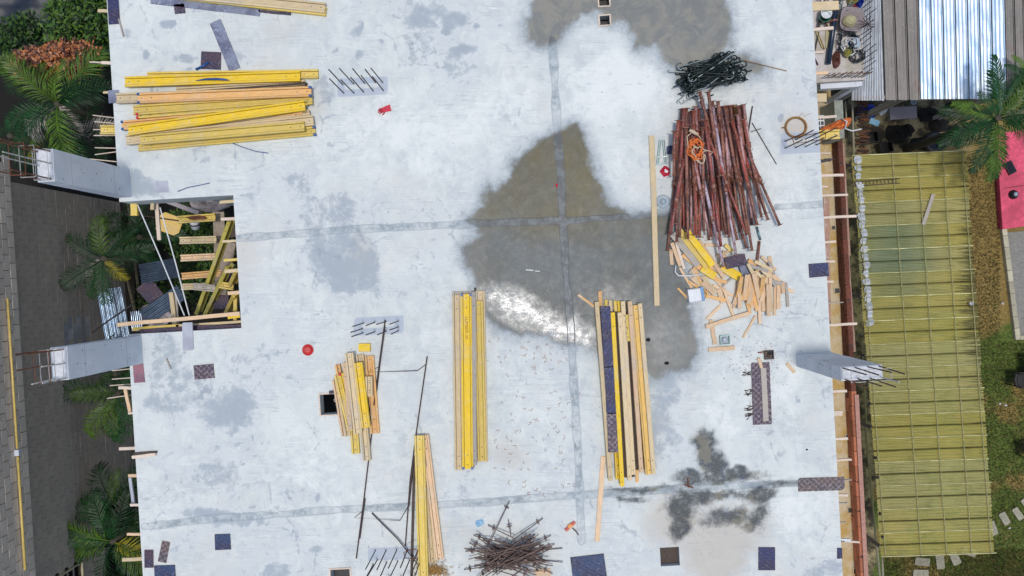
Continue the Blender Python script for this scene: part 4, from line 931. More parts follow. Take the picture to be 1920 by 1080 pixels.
for hh_, lb_ in ((holes[1], 'debris seen down the opening left of the short bundle'),):
    m_ = MB()
    for i in range(26): m_.tube([W(R_(hh_[0], hh_[1]), R_(hh_[2], hh_[3]), -1.2+R_(0, .2)), W(R_(hh_[0], hh_[1]), R_(hh_[2], hh_[3]), -1.2+R_(0, .2))], R_(.01, .03), 5)
    o = m_.build('debris', M['white']); tag(o, lb_, 'debris', kind='stuff')
# boards a little below the lower right opening
hq = holes[4]; o = MB(); ubox(o, hq[0]-.2, hq[1]+.2, hq[2]-.2, hq[3]+.2, -.16, -.13); o = o.build('dark_backing', M['dkw']); tag(o, 'dark brown board seen down the square opening at the lower right', 'board')
for hh_, lb_ in ((holes[2], 'black sheet for the dark down the topmost opening'), (holes[3], 'black sheet for the dark down the second opening from the top'), (holes[5], 'black sheet for the dark down the opening at the bottom edge')):
    o = MB(); ubox(o, hh_[0]-.2, hh_[1]+.2, hh_[2]-.2, hh_[3]+.2, -.30, -.27); o = o.build('dark_backing', M['black']); tag(o, lb_, 'board')  # black sheets added for the darkness seen down these openings

# ------------------------------------------------------------------ steel props
PG = 'steel props heaped in a fan'
ORD = [a_ for a_ in ['first', 'second', 'third', 'fourth', 'fifth', 'sixth', 'seventh', 'eighth', 'ninth', 'tenth', 'eleventh', 'twelfth', 'thirteenth', 'fourteenth', 'fifteenth', 'sixteenth', 'seventeenth', 'eighteenth', 'nineteenth', 'twentieth', 'twenty-first', 'twenty-second', 'twenty-third', 'twenty-fourth', 'twenty-fifth', 'twenty-sixth', 'twenty-seventh', 'twenty-eighth', 'twenty-ninth', 'thirtieth']]
def prop(t, b, z0, z1, mt, rr=1.0, lab=''):
    A = P(t[0], t[1], z0+.05); B = P(b[0], b[1], z1+.05); Mx, Ln = frame_along(A, B)
    nm_ = {'pr1': 'red painted', 'pr2': 'brown rusty', 'pr3': 'maroon', 'pr4': 'pinkish cement smeared', 'pr5': 'pale lilac', 'pr6': 'ochre yellow'}[mt]; lab = lab+' '+nm_+' steel prop from the left in the fan shaped heap'
    e = thing('steel_prop', None, lab, 'steel prop', PG, M=Mx); m = M[mt]; s = Ln*R_(.50, .62); r = .029*rr
    MB().tube([(0, 0, 0), (s, 0, 0)], r, 8).build('outer_tube', m, e, True)
    MB().tube([(s-.02, 0, 0), (Ln, 0, 0)], r*.78, 8).build('inner_tube', M['pr2'] if random.random() < .4 else m, e, True)
    MB().tube([(s-.10, 0, 0), (s+.01, 0, 0)], r*1.3, 8).build('collar', M['pr2'], e, True)
    q = R_(0, 3.1); Rx = Matrix.Rotation(q, 3, 'X')
    for X_ in (0, Ln): MB().box((X_, 0, 0), (.008, .12, .10), Rx).build('base_plate', M['pr2'], e)
    hp = []
    for k in range(9):
        an = math.pi*1.5*k/8; hp.append((s+.03+.035*math.sin(an), .045*math.cos(an), r+.004))
    MB().tube(hp, .006, 5).build('pin', M['rust'], e)
PL = [((1279, 205), (1252, 470)), ((1272, 226), (1266, 300)), ((1283, 204), (1268, 420)), ((1276, 230), (1283, 425)), ((1265, 246), (1263, 330)), ((1290, 212), (1277, 430)), ((1296, 214), (1296, 440)), ((1300, 208), (1306, 442)), ((1292, 250), (1312, 445)),
      ((1304, 200), (1320, 430)), ((1310, 205), (1330, 450)), ((1312, 172), (1345, 300)), ((1328, 172), (1350, 330)), ((1318, 225), (1342, 440)), ((1322, 226), (1352, 462)), ((1314, 190), (1372, 330)), ((1330, 205), (1362, 440)), ((1336, 200), (1380, 478)),
      ((1341, 203), (1372, 420)), ((1346, 190), (1350, 230)), ((1345, 202), (1388, 435)), ((1352, 200), (1393, 448)), ((1358, 200), (1402, 440)), ((1364, 200), (1398, 400)), ((1369, 198), (1410, 470)), ((1374, 198), (1400, 330)), ((1378, 199), (1418, 420)),
      ((1384, 200), (1405, 355)), ((1388, 198), (1422, 365)), ((1394, 196), (1412, 330)), ((1376, 225), (1462, 422)), ((1372, 228), (1440, 412)), ((1400, 270), (1436, 400)), ((1356, 215), (1395, 370)), ((1322, 240), (1400, 440)), ((1330, 250), (1345, 435)),
      ((1308, 245), (1302, 440)), ((1286, 240), (1290, 448)), ((1340, 260), (1382, 450)), ((1300, 290), (1330, 440)), ((1350, 300), (1400, 465)), ((1310, 300), (1357, 500)), ((1382, 260), (1420, 422)), ((1335, 190), (1365, 300)), ((1282, 300), (1257, 440))]
mats = ['pr2', 'pr1', 'pr3', 'pr1', 'pr2', 'pr2', 'pr4', 'pr1', 'pr2', 'pr4', 'pr3', 'pr2', 'pr2', 'pr4', 'pr3', 'pr1', 'pr1', 'pr5', 'pr2', 'pr2', 'pr4', 'pr5', 'pr2', 'pr4', 'pr2', 'pr6', 'pr6', 'pr2', 'pr3', 'pr4', 'pr3', 'pr1', 'pr2', 'pr3', 'pr1', 'pr5', 'pr1', 'pr2', 'pr3', 'pr4', 'pr2', 'pr5', 'pr1', 'pr2', 'pr3']
rsd = random.Random(5)
for k_ in range(20):
    fx = (k_+.5)/20; tx = 1270+fx*128+rsd.uniform(-3, 3); bx2 = 1262+fx*165+rsd.uniform(-6, 6); PL.append(((tx, 206+rsd.uniform(-8, 40)), (bx2, 432+rsd.uniform(-22, 25)-fx*18))); mats.append(rsd.choice(['pr2', 'pr2', 'pr1', 'pr4', 'pr3', 'pr2']))
order = list(range(len(PL)))
for i in order:
    t, b = PL[i]; lay = (i*7 % 5)
    z = (.0 if i >= 45 else .05)+lay*.06 + (.12 if t[1] > 215 or t[1] < 195 else 0)
    prop(t, b, z, max(0, z-R_(0, .08)), mats[i], R_(.95, 1.15), ORD[sum(1 for j in order if mats[j] == mats[i] and (PL[j][1][0]+PL[j][0][0], j) < (b[0]+t[0], i))])
# one more: bright galvanised jack ends
for i, (a, b) in enumerate([((1238, 262), (1233, 308)), ((1244, 262), (1248, 306))]):
    A = P(*a, .03); B = P(*b, .03); Mx, Ln = frame_along(A, B); e = thing('screw_jack', None, ['left', 'right'][i]+' teal steel screw jack lying left of the red props', 'screw jack', 'pair of screw jacks', M=Mx)
    for s in (-1, 1): MB().tube([(0, s*.016, 0), (Ln, s*.016, 0)], .007, 6).build('rail', M['teal'], e)
    MB().box((Ln, 0, 0), (.012, .14, .03)).build('foot_plate', M['teal'], e); MB().box((Ln*.72, 0, .005), (.02, .08, .02)).build('nut', M['hookl'], e)
pts = [P(1419, 425, .05), P(1423, 440, .05), P(1426, 450, .04)]; o = MB().tube(pts, .02, 8).build('steel_spigot', M['teal'], smooth=True); tag(o, 'teal steel spigot end hanging below the right props', 'spigot')
o = MB().tube([P(1424, 452, .03), P(1420, 490, .06), P(1418, 520, .1)], .026, 8).build('bent_pipe', M['pr2'], smooth=True); tag(o, 'brown bent pipe reaching from the props into the offcuts', 'pipe')
panel(1257, 281, 14, 16, 0, 'blue', 'dark blue hooked plate left of the red props', cut=3)

# orange rope on props
rp = thing('rope_coil', P(1303, 283, .42), 'tangled orange and cream rope coil lying on the red props', 'rope')
def coilpts(cx, cy, rx, ry, n, turns, jz=.04, rot=0.):
    out = []
    for k in range(n*turns+1):
        a_ = 2*math.pi*k/n; rr = R_(.45, 1.12); q = Vector((math.cos(a_)*rx*rr, math.sin(a_)*ry*rr, R_(0, jz))); q.rotate(Quaternion((0, 0, 1), rot)); out.append((q.x+cx, q.y+cy, q.z))
    return out
MB().tube(coilpts(0, .02, .15, .20, 14, 6, .1), .013, 5).build('rope', M['ropeo'], rp, True)
MB().tube(coilpts(.06, -.06, .12, .17, 14, 2, .1, .4)+[(.2, .0, .05), (.33, -.02, 0), (.25, -.08, 0)], .012, 5).build('rope', M['ropec'], rp, True)
MB().tube([(-.14, .05, .08), (-.16, .25, .08), (-.02, .36, .05), (.1, .2, .06)], .010, 5).build('rope', M['ropec'], rp, True)
MB().tube([(-.12, .36, .1), (.03, .28, .1)], .03, 8).build('handle', M['ropec'], rp, True)

# ------------------------------------------------------------------ hooks heap
def hookmesh(L_, r_, k):
    pts = []
    for i in range(8): a_ = math.pi*(1.5-i/7.0*1.25); pts.append((-.0+math.cos(a_)*r_, math.sin(a_)*r_, 0))
    pts = pts[::1]; pts.append((L_*.5, r_*.9, 0)); pts.append((L_, r_*.75, 0))
    if k: pts += [(L_+.03, r_*.6, 0), (L_+.02, r_*.2, 0)]
    return pts
hm = [MB().tube(hookmesh(L_, r_, k), .013, 6).mesh('bent_bar', M['hook'], True) for L_, r_, k in ((.70, .06, 1), (.85, .07, 0), (.6, .05, 1), (.9, .045, 1))]+[MB().tube(hookmesh(.9, .08, 1), .013, 6).mesh('bent_bar', M['hookl'], True)]
for i in range(92):
    t = R_(-1, 1); cxy = (1334+t*20+R_(-14, 14), 138-t*5+R_(-19, 17)); z = R_(.02, .30)*(1-.5*abs(t))
    o = link('bent_bar', hm[4] if i % 8 == 3 else hm[i % 4]); a_ = math.radians(random.gauss(19, 17)); fl = random.random() < .45
    if fl: a_ += math.pi
    p = P(*cxy, z+.02); o.rotation_euler = (R_(-.5, .5)+(math.pi if random.random() < .5 else 0), R_(-.06, .06), a_); o.location = p-Vector((math.cos(a_), math.sin(a_), 0))*.36
    tag(o, 'silvery bent bar in the dark hooked heap' if i % 8 == 3 else 'dark bent reinforcing bar with a hooked end in the heap above the red props', 'bent bar', 'bent bars heaped above the red props')
for i, (a, b) in enumerate([((1340, 150), (1403, 149)), ((1330, 148), (1410, 132))]):
    o = MB().tube([P(*a, .06), P(*b, .04)], .013, 6).build('straight_bar', M['hook']); tag(o, ['dark straight bar sticking out lowest on the right of the hooked heap', 'upper dark straight bar sticking out right of the hooked heap'][i], 'bar')
o = MB().tube([P(1395, 113, .03), P(1430, 122, .02), P(1475, 133, .02)], .007, 5).build('wire', M['jute']); tag(o, 'thin ochre wire trailing right from the hooked heap', 'wire')

# ------------------------------------------------------------------ tie rods heap
TG = 'tie rods with wing nuts heaped at the bottom edge'
nut = MB(); nut.tube([(-.02, 0, 0), (.02, 0, 0)], .022, 8); nut.box((0, 0, 0), (.018, .10, .022)); nut = nut.mesh('wing_nut', M['rod'])
rodm = [MB().tube([(-L_/2, 0, 0), (L_/2, 0, 0)], .0095, 6).mesh('rod', M['rod']) for L_ in (.62, .78, .95)]
def rod(cx, cy, ang, k, z, tilt, label='brown steel tie rod with a wing nut in the heap at the bottom edge', nutx=None):
    L_ = (.62, .78, .95)[k]
    e = thing('tie_rod', P(cx, cy, z), label, 'tie rod', TG); e.rotation_euler = (R_(0, 3), tilt, math.radians(ang))
    link('rod', rodm[k], e); 
    for q in (nutx if nutx is not None else [R_(.6, .8)*L_/2*random.choice((-1, 1))]):
        o = link('wing_nut', nut, e); o.location = (q, 0, 0)
for i in range(112):
    r_ = random.gauss(0, 1); cx = 957+r_*21; cy = 1046+abs(random.gauss(0, 22))-18; ang = random.choice((R_(-30, 30), R_(-45, 45), R_(0, 40))); h = max(.02, .42-abs(cx-963)/140-max(0, 1030-cy)/90)*random.random()
    rod(cx, cy, ang, random.randrange(3), h+.02, R_(-.15, .15))
for a, b in [((955, 940), (908, 1040)), ((915, 985), (965, 1010)), ((953, 975), (958, 1005)), ((1018, 972), (960, 1015)), ((888, 1004), (930, 1015)), ((880, 1018), (925, 1042)), ((873, 1034), (930, 1028)), ((1033, 1004), (985, 1030)), ((1040, 1020), (1000, 1040)), ((870, 1068), (930, 1060)), ((905, 1012), (960, 1040))]:
    A = P(*a, .05); B = P(*b, .22); c = (A+B)/2; L_ = (B-A).length; k = 0 if L_ < .8 else (1 if L_ < 1.05 else 2)
    e = thing('tie_rod', c, 'tie rod sticking out past the edge of the rod heap', 'tie rod', TG); x_ = (B-A).normalized(); e.rotation_euler = x_.to_track_quat('X', 'Z').to_euler()
    MB().tube([(-L_/2, 0, 0), (L_/2, 0, 0)], .0095, 6).build('rod', M['rod'], e); o = link('wing_nut', nut, e); o.location = (-L_/2+.12, 0, 0)

# ------------------------------------------------------------------ offcuts pile
OG = 'timber offcuts below the red props'
yl = 'lying in the offcut pile'
for a, b, z, wd, mt, lb_ in [((1262, 438), (1310, 498), .12, .14, 'grw', 'pale grey wide board at the upper left of the offcut pile'), ((1273, 432), (1328, 502), .14, .13, 'yel2', 'yellow board right of the pale grey one in the offcut pile'),
        ((1288, 434), (1336, 498), .20, .12, 'yel', 'bright yellow board on top of the offcut pile'), ((1280, 477), (1336, 520), .04, .09, 'org', 'orange yellow narrow board under the wide ones'), ((1310, 450), (1358, 521), .10, .075, 'pine', 'round edged pine stick right of the yellow boards'),
        ((1316, 503), (1341, 518), .08, .14, 'yel', 'short yellow board end under the bright one'), ((1353, 499), (1392, 523), .05, .16, 'yel', 'yellow board under the dark plum panel'),
        ((1324, 613), (1406, 587), .05, .075, 'pine', 'longest pine piece slanting at the foot of the offcut pile'), ((1329, 656), (1378, 652), .0, .08, 'pine', 'separate pine piece lowest of all the offcuts'), ((1333, 600), (1341, 646), .0, .075, 'pine', 'upright pine piece crossing under the longest one'),
        ((1325, 598), (1351, 573), .0, .05, 'pine', 'slanted thin pine stick above the longest one'), ((1357, 542), (1375, 591), .03, .05, 'pine', 'long thin pine stick right of the white pail'), ((1319, 554), (1361, 563), .03, .065, 'org', 'orange stick touching the white pail'), ((1394, 633), (1417, 592), .0, .04, 'pine', 'thin dark edged stick lying apart below the offcuts'),
        ((1424, 528), (1425, 607), .05, .055, 'pine', 'tall upright pine stick in the right cluster'), ((1453, 528), (1453, 591), .0, .055, 'pine', 'separate upright pine stick right of the cluster'), ((1460, 531), (1460, 579), .02, .075, 'pine', 'upright short pine piece next to the separate stick'), ((1474, 530), (1478, 575), .0, .05, 'grw', 'rightmost grey stick of the offcuts'),
        ((1468, 528), (1469, 550), .05, .07, 'pine', 'short fat pine block at the right of the offcuts'), ((1476, 542), (1488, 547), .0, .06, 'pine', 'small pine stub furthest right'), ((1428, 481), (1455, 506), .04, .05, 'pine', 'slanted stick at the upper right of the offcuts'), ((1443, 480), (1446, 502), .0, .07, 'pine', 'short upright piece at the upper right corner of the offcuts'),
        ((1404, 488), (1417, 498), .08, .08, 'org', 'stubby orange piece right of the plum panel'), ((1430, 500), (1462, 528), .1, .08, 'pine', 'wide slanted pine piece above the right cluster'), ((1382, 531), (1376, 578), .0, .05, 'pine', 'leftmost upright stick of the right cluster'), ((1260, 455), (1276, 499), .06, .07, 'pine', 'slanted pine piece at the left rim of the offcut pile'),
        ((1268, 454), (1283, 504), .08, .05, 'pink', 'white edged thin stick at the left rim'), ((1258, 468), (1260, 496), .0, .07, 'pine', 'short pine piece furthest left'), ((1275, 502), (1297, 540), .02, .05, 'pine', 'thin stick running towards the white pail'), ((1344, 478), (1367, 485), .08, .07, 'pine', 'short pine block left of the plum panel'),
        ((1360, 459), (1374, 471), .05, .07, 'yel2', 'small yellowish block under the prop ends'), ((1346, 500), (1358, 470), .03, .03, 'pine', 'thin batten crossing between blocks'), ((1322, 458), (1346, 461), .0, .055, 'pine', 'short flat piece behind the prop ends'), ((1355, 480), (1372, 466), .03, .05, 'pine', 'small crossing block near the plum panel'),
        ((1317, 529), (1339, 550), .05, .09, 'pine', 'wide pine piece above the white pail'), ((1298, 522), (1325, 540), .03, .07, 'pine', 'pine piece left above the white pail'), ((1353, 538), (1376, 518), .03, .04, 'grw', 'grey stick under the yellow board end'), ((1299, 504), (1305, 520), .05, .06, 'pine', 'small block beside the white curved tube'),
        ((1348, 542), (1356, 568), .02, .09, 'pine', 'stubby pine block right of the white pail'), ((1271, 540), (1290, 560), .0, .04, 'org', 'pointed orange splinter left of the white pail')]:
    plank(a, b, z, wd, mt, lb_, R_(.03, .045), zz=z*R_(.6, 1), group=OG)
for i in range(26):
    xx = 1388+i*2.35+R_(-2, 2); y0 = 520+R_(-8, 14)-(6 if 1405 < xx < 1440 else 0); ln = R_(38, 68); dx = R_(-15, 15)
    plank((xx, y0), (xx+dx, y0+ln), R_(.03, .24), R_(.055, .085), random.choice(['pine', 'pine', 'pale', 'org']), 'pine stick standing among its like in the right cluster of offcuts', .035, zz=R_(.0, .12), group='sticks of the right offcut cluster')
for i in range(16):
    xx = R_(1285, 1345); yy = R_(495, 535); an = R_(.3, 1.3); ln = R_(24, 44)
    plank((xx, yy), (xx+ln*math.cos(an), yy+ln*math.sin(an)), R_(.0, .06), R_(.045, .07), random.choice(['pine', 'pale', 'org', 'grw']), 'short stick buried in the left cluster of offcuts', .03, group='sticks of the left offcut cluster')
for i in range(9):
    xx = R_(1400, 1450); yy = R_(490, 525); an = R_(.2, 1.2); ln = R_(24, 40)
    plank((xx, yy), (xx+ln*math.cos(an), yy+ln*math.sin(an)), R_(.1, .2), R_(.05, .07), random.choice(['pine', 'pale', 'grw']), 'slanted stick on the head of the right cluster of offcuts', .03, group='slanted sticks on the right offcut cluster')
panel(1380, 490, 38, 22, 12, 'plum', 'dark plum plywood piece lying on the offcut pile', z=.16)
panel(1400, 506, 22, 20, 20, 'greyply', 'grey cement block piece behind the plum plywood', z=.06, th=.05)
o = MB().tube([P(1267, 498, .05), P(1266, 510, .06), P(1272, 517, .07), P(1290, 517, .08), P(1315, 515, .1)], .014, 6).build('curved_tube', M['white'], smooth=True); tag(o, 'white curved plastic tube at the left rim of the offcuts', 'tube')

# ------------------------------------------------------------------ small objects on slab
# white square pail on its side
pl = thing('square_pail', P(1301, 553, 0), 'white square pail with blue side among the offcuts', 'pail', rz=math.radians(8))
MB().cbox((-.02, 0, .11), (.24, .25, .20), .02).build('body', M['white'], pl); MB().cbox((.115, .01, .12), (.05, .26, .22), .01).build('side_band', M['pailblue'], pl); MB().tube([(.14, -.12, .15), (.19, 0, .2), (.14, .12, .15)], .006, 5).build('handle', M['hose'], pl)
bx = thing('metal_tray', P(1358, 637, 0), 'small grey metal box without lid beside the pine pieces', 'box', rz=math.radians(4))
m_ = MB()
for (cx, cy, a_, b_) in [(0, .08, .18, .012), (0, -.08, .18, .012), (.084, 0, .012, .148), (-.084, 0, .012, .148)]: m_.box((cx, cy, .04), (a_, b_, .08))
m_.build('sides', M['teal'], bx); MB().box((0, 0, .006), (.165, .145, .012)).build('floor', M['greypl'], bx); MB().lathe([(.0, .012), (.05, .012), (.055, .05), (.03, .06)], 12).build('cup', M['greypl'], bx)
bl = thing('round_lid', P(1243, 378, 0), 'round grey plastic lid beside the long single plank', 'lid')
MB().lathe([(.125, 0), (.13, .015), (.118, .022), (.11, .01), (.09, .008)], 28).build('disc', M['greypl'], bl, True); MB().lathe([(.07, .009), (.072, .02), (.06, .02), (.058, .012)], 24).build('inner_ring', M['greypl'], bl, True)
rl = thing('red_disc', P(577.5, 656, 0), 'round red plastic lid lying alone at left centre', 'lid')
MB().lathe([(.105, 0), (.108, .016), (.098, .024), (.092, .014), (.05, .012)], 28).build('disc', M['red'], rl, True); MB().lathe([(.06, .013), (.062, .024), (.05, .024)], 24).build('inner_ring', M['red'], rl, True)
# red glove
gl = thing('rubber_glove', P(720, 206, 0), 'crimson rubber glove lying flat near the starter bars', 'glove', rz=math.radians(17))
MB().prism([(-.03, -.045), (.13, -.06), (.135, .06), (-.03, .045), (-.055, 0)], .003, .022).build('cuff', M['redsoft'], gl)
for i, (yy, ln) in enumerate([(-.034, .075), (-.012, .095), (.010, .09), (.030, .07)]):
    MB().tube([(-.03, yy, .014), (-.03-ln*.6, yy*1.2, .018), (-.03-ln, yy*1.25-.006, .012)], [.011, .010, .007], 6).build('finger', M['redsoft'], gl, True)
MB().tube([(0, -.045, .014), (-.03, -.075, .016), (-.06, -.085, .012)], [.012, .011, .008], 6).build('thumb', M['redsoft'], gl, True)
# crumpled bag
def crumple(name, cx, cy, rx, ry, h, mt, label, cat, seed, z=.0, n=14, rot=0.):
    rs = random.Random(seed); m_ = MB(); rings = 4; 
    for r in range(rings+1):
        for k in range(n):
            a_ = 2*math.pi*k/n; q = (1-r/(rings+.3)); j = rs.uniform(.8, 1.15); m_.v.append((rx*q*j*math.cos(a_), ry*q*j*math.sin(a_), h*math.sin(min(1, r/rings+.05)*1.5)*rs.uniform(.6, 1.1) if r else 0))
    for r in range(rings):
        for k in range(n): m_.f.append((r*n+k, r*n+(k+1) % n, (r+1)*n+(k+1) % n, (r+1)*n+k))
    m_.f.append(tuple(rings*n+k for k in range(n)))
    o = m_.build(name, M[mt]); o.location = P(cx, cy, z); o.rotation_euler = (0, 0, rot); return tag(o, label, cat)
e = crumple('crumpled_bag', 1247, 321, .10, .10, .07, 'redsoft', 'crumpled crimson bag with white print left of the props', 'bag', 3)
e2 = MB().prism([(-.02, -.03), (.03, -.04), (.05, -.01), (.01, .02), (-.02, .03)], .055, .075).build('white_print', M['white'], e)
crumple('red_scrap', 1044, 348, .022, .04, .02, 'redsoft', 'small red scrap on the wet concrete beside the joint', 'scrap', 5, n=8)
crumple('blue_sheet_scrap', 899, 980, .10, .07, .02, 'bluel', 'light blue plastic scrap near the rod heap', 'scrap', 8, n=9, rot=.4)
crumple('mud_lump', 1250, 681, .05, .035, .03, 'black', 'black lump lying on the wet concrete right of the long bundle', 'lump', 11, n=9)
crumple('wire_knot', 1215, 637, .05, .04, .03, 'hose', 'dark knot of wire on the damp concrete right of the long bundle', 'wire', 12, n=9)
crumple('black_stone', 1513, 843, .025, .02, .02, 'black', 'single tiny black stone on the pale slab at right', 'stone', 13, n=7)
crumple('foam_bit', 1100, 1001, .025, .02, .02, 'white', 'tiny white foam bit beside the striped float handle', 'scrap', 14, n=7)
# red orange trowel float with handle
fl = thing('hand_float', P(1069, 985, 0), 'red and orange plaster float with a thin handle', 'hand tool', rz=math.radians(42))
for x0, x1, mt in ((-.125, -.045, 'red'), (-.045, .035, 'oran'), (.035, .115, 'red')):
    m_ = MB(); m_.prism([(x0, -.022), (x1, -.022), (x1, .035 if mt == 'oran' else (.02 if x1 > .1 or x0 < -.1 else .03)), (x0, .035 if mt == 'oran' else .025)], .02, .05); m_.build('stripe', M[mt], fl)
MB().prism([(-.115, -.05), (.105, -.05), (.115, -.022), (-.125, -.022)], .01, .03).build('white_edge', M['ropec'], fl)
MB().tube([(0, -.05, .02), (.01, -.14, .02), (.0, -.24, .02)], [.008, .012, .009], 6).build('handle', M['steel'], fl)
# brown coil
co_ = thing('wire_coil', P(1491.5, 239, 0), 'brown round coil of wire on a rusty ring stain by the right edge', 'coil')
for i in range(5): MB().tube([(math.cos(2*math.pi*k/28)*(.175+i*.006), math.sin(2*math.pi*k/28)*(.17+i*.005), .02+.012*(i % 3)+R_(-.003, .003)) for k in range(29)], .010, 6).build('loop', M['cable' if i % 2 else 'jute'], co_, True)
MB().tube([(-.18, 0, .03), (-.26, -.01, .02)], .012, 5).build('tail', M['cable'], co_)
MB().tube([(.05, .18, .02), (.12, .27, .015), (.16, .2, .01), (.28, .26, .01)], .003, 4).build('tail', M['jute'], co_)
# thin bars right of props, cross
o = MB().tube([P(1411, 199, .02), P(1401, 261, .05)], .012, 6).build('dark_rod', M['steel']); tag(o, 'short dark rod leaning against the right side of the props', 'rod')
cr = thing('cross_rod', P(1432, 255, 0), 'thin dark rod with a small crossbar right of the props', 'rod')
MB().tube([P(1410, 230, .02)-cr.location, P(1456, 308, .01)-cr.location], .008, 5).build('rod', M['steel'], cr); MB().tube([P(1408, 247, .03)-cr.location, P(1427, 241, .03)-cr.location], .007, 5).build('crossbar', M['steel'], cr)
# rebar frame
rf = thing('rebar_cage', P(735, 800, 0), 'long open frame of two dark bars joined by bent stirrups', 'rebar frame'); o0 = rf.location.copy()
for nm, ps, r_ in [('bar', [(722, 600, .03), (710, 700, .03), (696, 820, .03), (683, 930, .03), (668, 1047, .02)], .012), ('bar', [(801, 668, .03), (790, 745, .03), (780, 815, .02), (769, 900, .02), (760, 1024, .02)], .012), ('bar', [(721, 612, .05), (701, 760, .05)], .017), ('bar', [(776, 855, .05), (766, 950, .05)], .016), ('bar', [(684, 935, .05), (674, 1010, .05)], .015),
                   ('stirrup', [(710, 688, .05), (691, 698, .06), (760, 696, .05), (783, 695, .05), (799, 683, .05)], .007), ('stirrup', [(681, 958, .04), (664, 971, .05), (750, 976, .05), (764, 952, .05)], .007), ('bar', [(697, 962, .05), (745, 1010, .08), (785, 1060, .12)], .012)]:
    MB().tube([P(a, b, c)-o0 for a, b, c in ps], r_, 6).build(nm, M['steel'], rf)
# blue straps and rods
for ps, r_, lb_ in [([(367, 130), (380, 124), (391, 117)], .022, 'dark blue strap on the brown square board'), ([(430, 266), (455, 276), (480, 284), (503, 287)], .007, 'blue cord curving out below the upper left pile'), ([(333, 359), (350, 352), (375, 347), (393, 343)], .007, 'blue thin cord above the big opening')]:
    o = MB().tube([P(a, b, .03) for a, b in ps], r_, 6).build('blue_strap', M['strap'], smooth=True); tag(o, lb_, 'strap')
o = MB().tube([P(367, 151, .17), P(385, 148.5, .18), P(405, 148, .18), P(422, 149, .18), P(430, 150.5, .17)], [.005, .018, .022, .018, .004], 6).build('blue_strap', M['strap'], smooth=True); tag(o, 'blue strap lying along the second yellow beam', 'strap')
# small sticks, wires on the slab
for a, b, lb_ in [((1283, 909), (1300, 915), 'rusty short spike standing at the dark stain'), ((1290, 896), (1291, 914), 'rust coloured stub on the dark stain')]:
    o = MB().tube([P(*a, .02), P(*b, .02)], .012, 6).build('spike', M['rust']); tag(o, lb_, 'spike')
o = MB().tube([P(986, 506, .01), P(1000, 507, .012)], .012, 6).build('white_stick', M['white']); tag(o, 'short white stick on the wet concrete', 'stick'); o = MB().tube([P(1003, 508, .01), P(1012, 508.5, .012)], .010, 6).build('white_stick', M['white']); tag(o, 'shorter of the two white sticks on the wet concrete', 'stick')
m_ = MB()                                               # wood shavings / tie wire clippings
for i in range(130):
    xx = R_(930, 1085); yy = R_(655, 925)
    if random.random() < .35: xx, yy = R_(905, 1110), R_(560, 680)
    if xx > 1110 and yy > 560: continue
    a_ = R_(0, 6.3); l_ = R_(.02, .06); p = P(xx, yy, .008); m_.tube([p, p+Vector((math.cos(a_)*l_, math.sin(a_)*l_, .006)), p+Vector((math.cos(a_+.7)*l_*1.5, math.sin(a_+.7)*l_*1.5, 0))], .0035, 4)
o = m_.build('wire_clippings', M['stap']); tag(o, 'many tiny curled wire clippings scattered on the slab centre', 'clippings', kind='stuff')
m_ = MB()
for i in range(260):
    xx = R_(220, 1560); yy = R_(5, 1075); p = P(xx, yy, .006); s_ = R_(.006, .014); m_.box(p, (s_, s_*R_(.6, 1.4), s_*.6), Matrix.Rotation(R_(0, 3), 3, 'Z'))
for i in range(200):
    xx = random.gauss(1425, 30); yy = random.gauss(680, 26); p = P(xx, yy, .006); s_ = R_(.006, .02); m_.box(p, (s_, s_*R_(.6, 1.4), s_*.6), Matrix.Rotation(R_(0, 3), 3, 'Z'))
o = m_.build('grit', M['mortar']); tag(o, 'loose grit and crumbs scattered over the slab', 'grit', kind='stuff')
m_ = MB()                                               # straw at the foot of the long beams
for i in range(260):
    p = P(random.gauss(815, 13), 1078-abs(random.gauss(0, 11)), R_(.01, .08)); a_ = R_(0, 6.3); l_ = R_(.03, .09); q = p+Vector((math.cos(a_)*l_, math.sin(a_)*l_, R_(-.01, .03))); m_.tube([p, (p+q)/2+Vector((R_(-.02, .02), R_(-.02, .02), .015)), q], .0045, 4)
o = m_.build('straw_heap', M['straw']); tag(o, 'golden tangled straw heap at the bottom edge beside the long yellow beam', 'straw', kind='stuff')
# rubble near left of tall panel
m_ = MB()
for (cx, cy) in [(1408, 765), (1410, 735), (1405, 700), (1409, 780)]:
    for i in range(14): p = P(cx+R_(-9, 5), cy+R_(-5, 5), .01); a_ = R_(2.6, 4); m_.tube([p, p+Vector((math.cos(a_)*.06, math.sin(a_)*.06, .01))], .006, 4)
o = m_.build('dry_twigs', M['dkw']); tag(o, 'dark dry twigs along the left side of the tall plum panel', 'twigs', kind='stuff')
e = thing('opening_form', P(1441, 665, 0), 'small rusty box form in the slab opening above the tall panel', 'form', rz=ANG)
for cx, cy, a_, b_ in [(0, .075, .18, .02), (0, -.075, .18, .02), (.08, 0, .02, .13), (-.08, 0, .02, .13)]: MB().box((cx, cy, .015), (a_, b_, .05)).build('side_board', M['dkw'], e)
MB().tube([(-.2, .05, .02), (-.1, .06, .03), (.03, -.05, .02)], .012, 5).build('rust_strip', M['rust'], e)

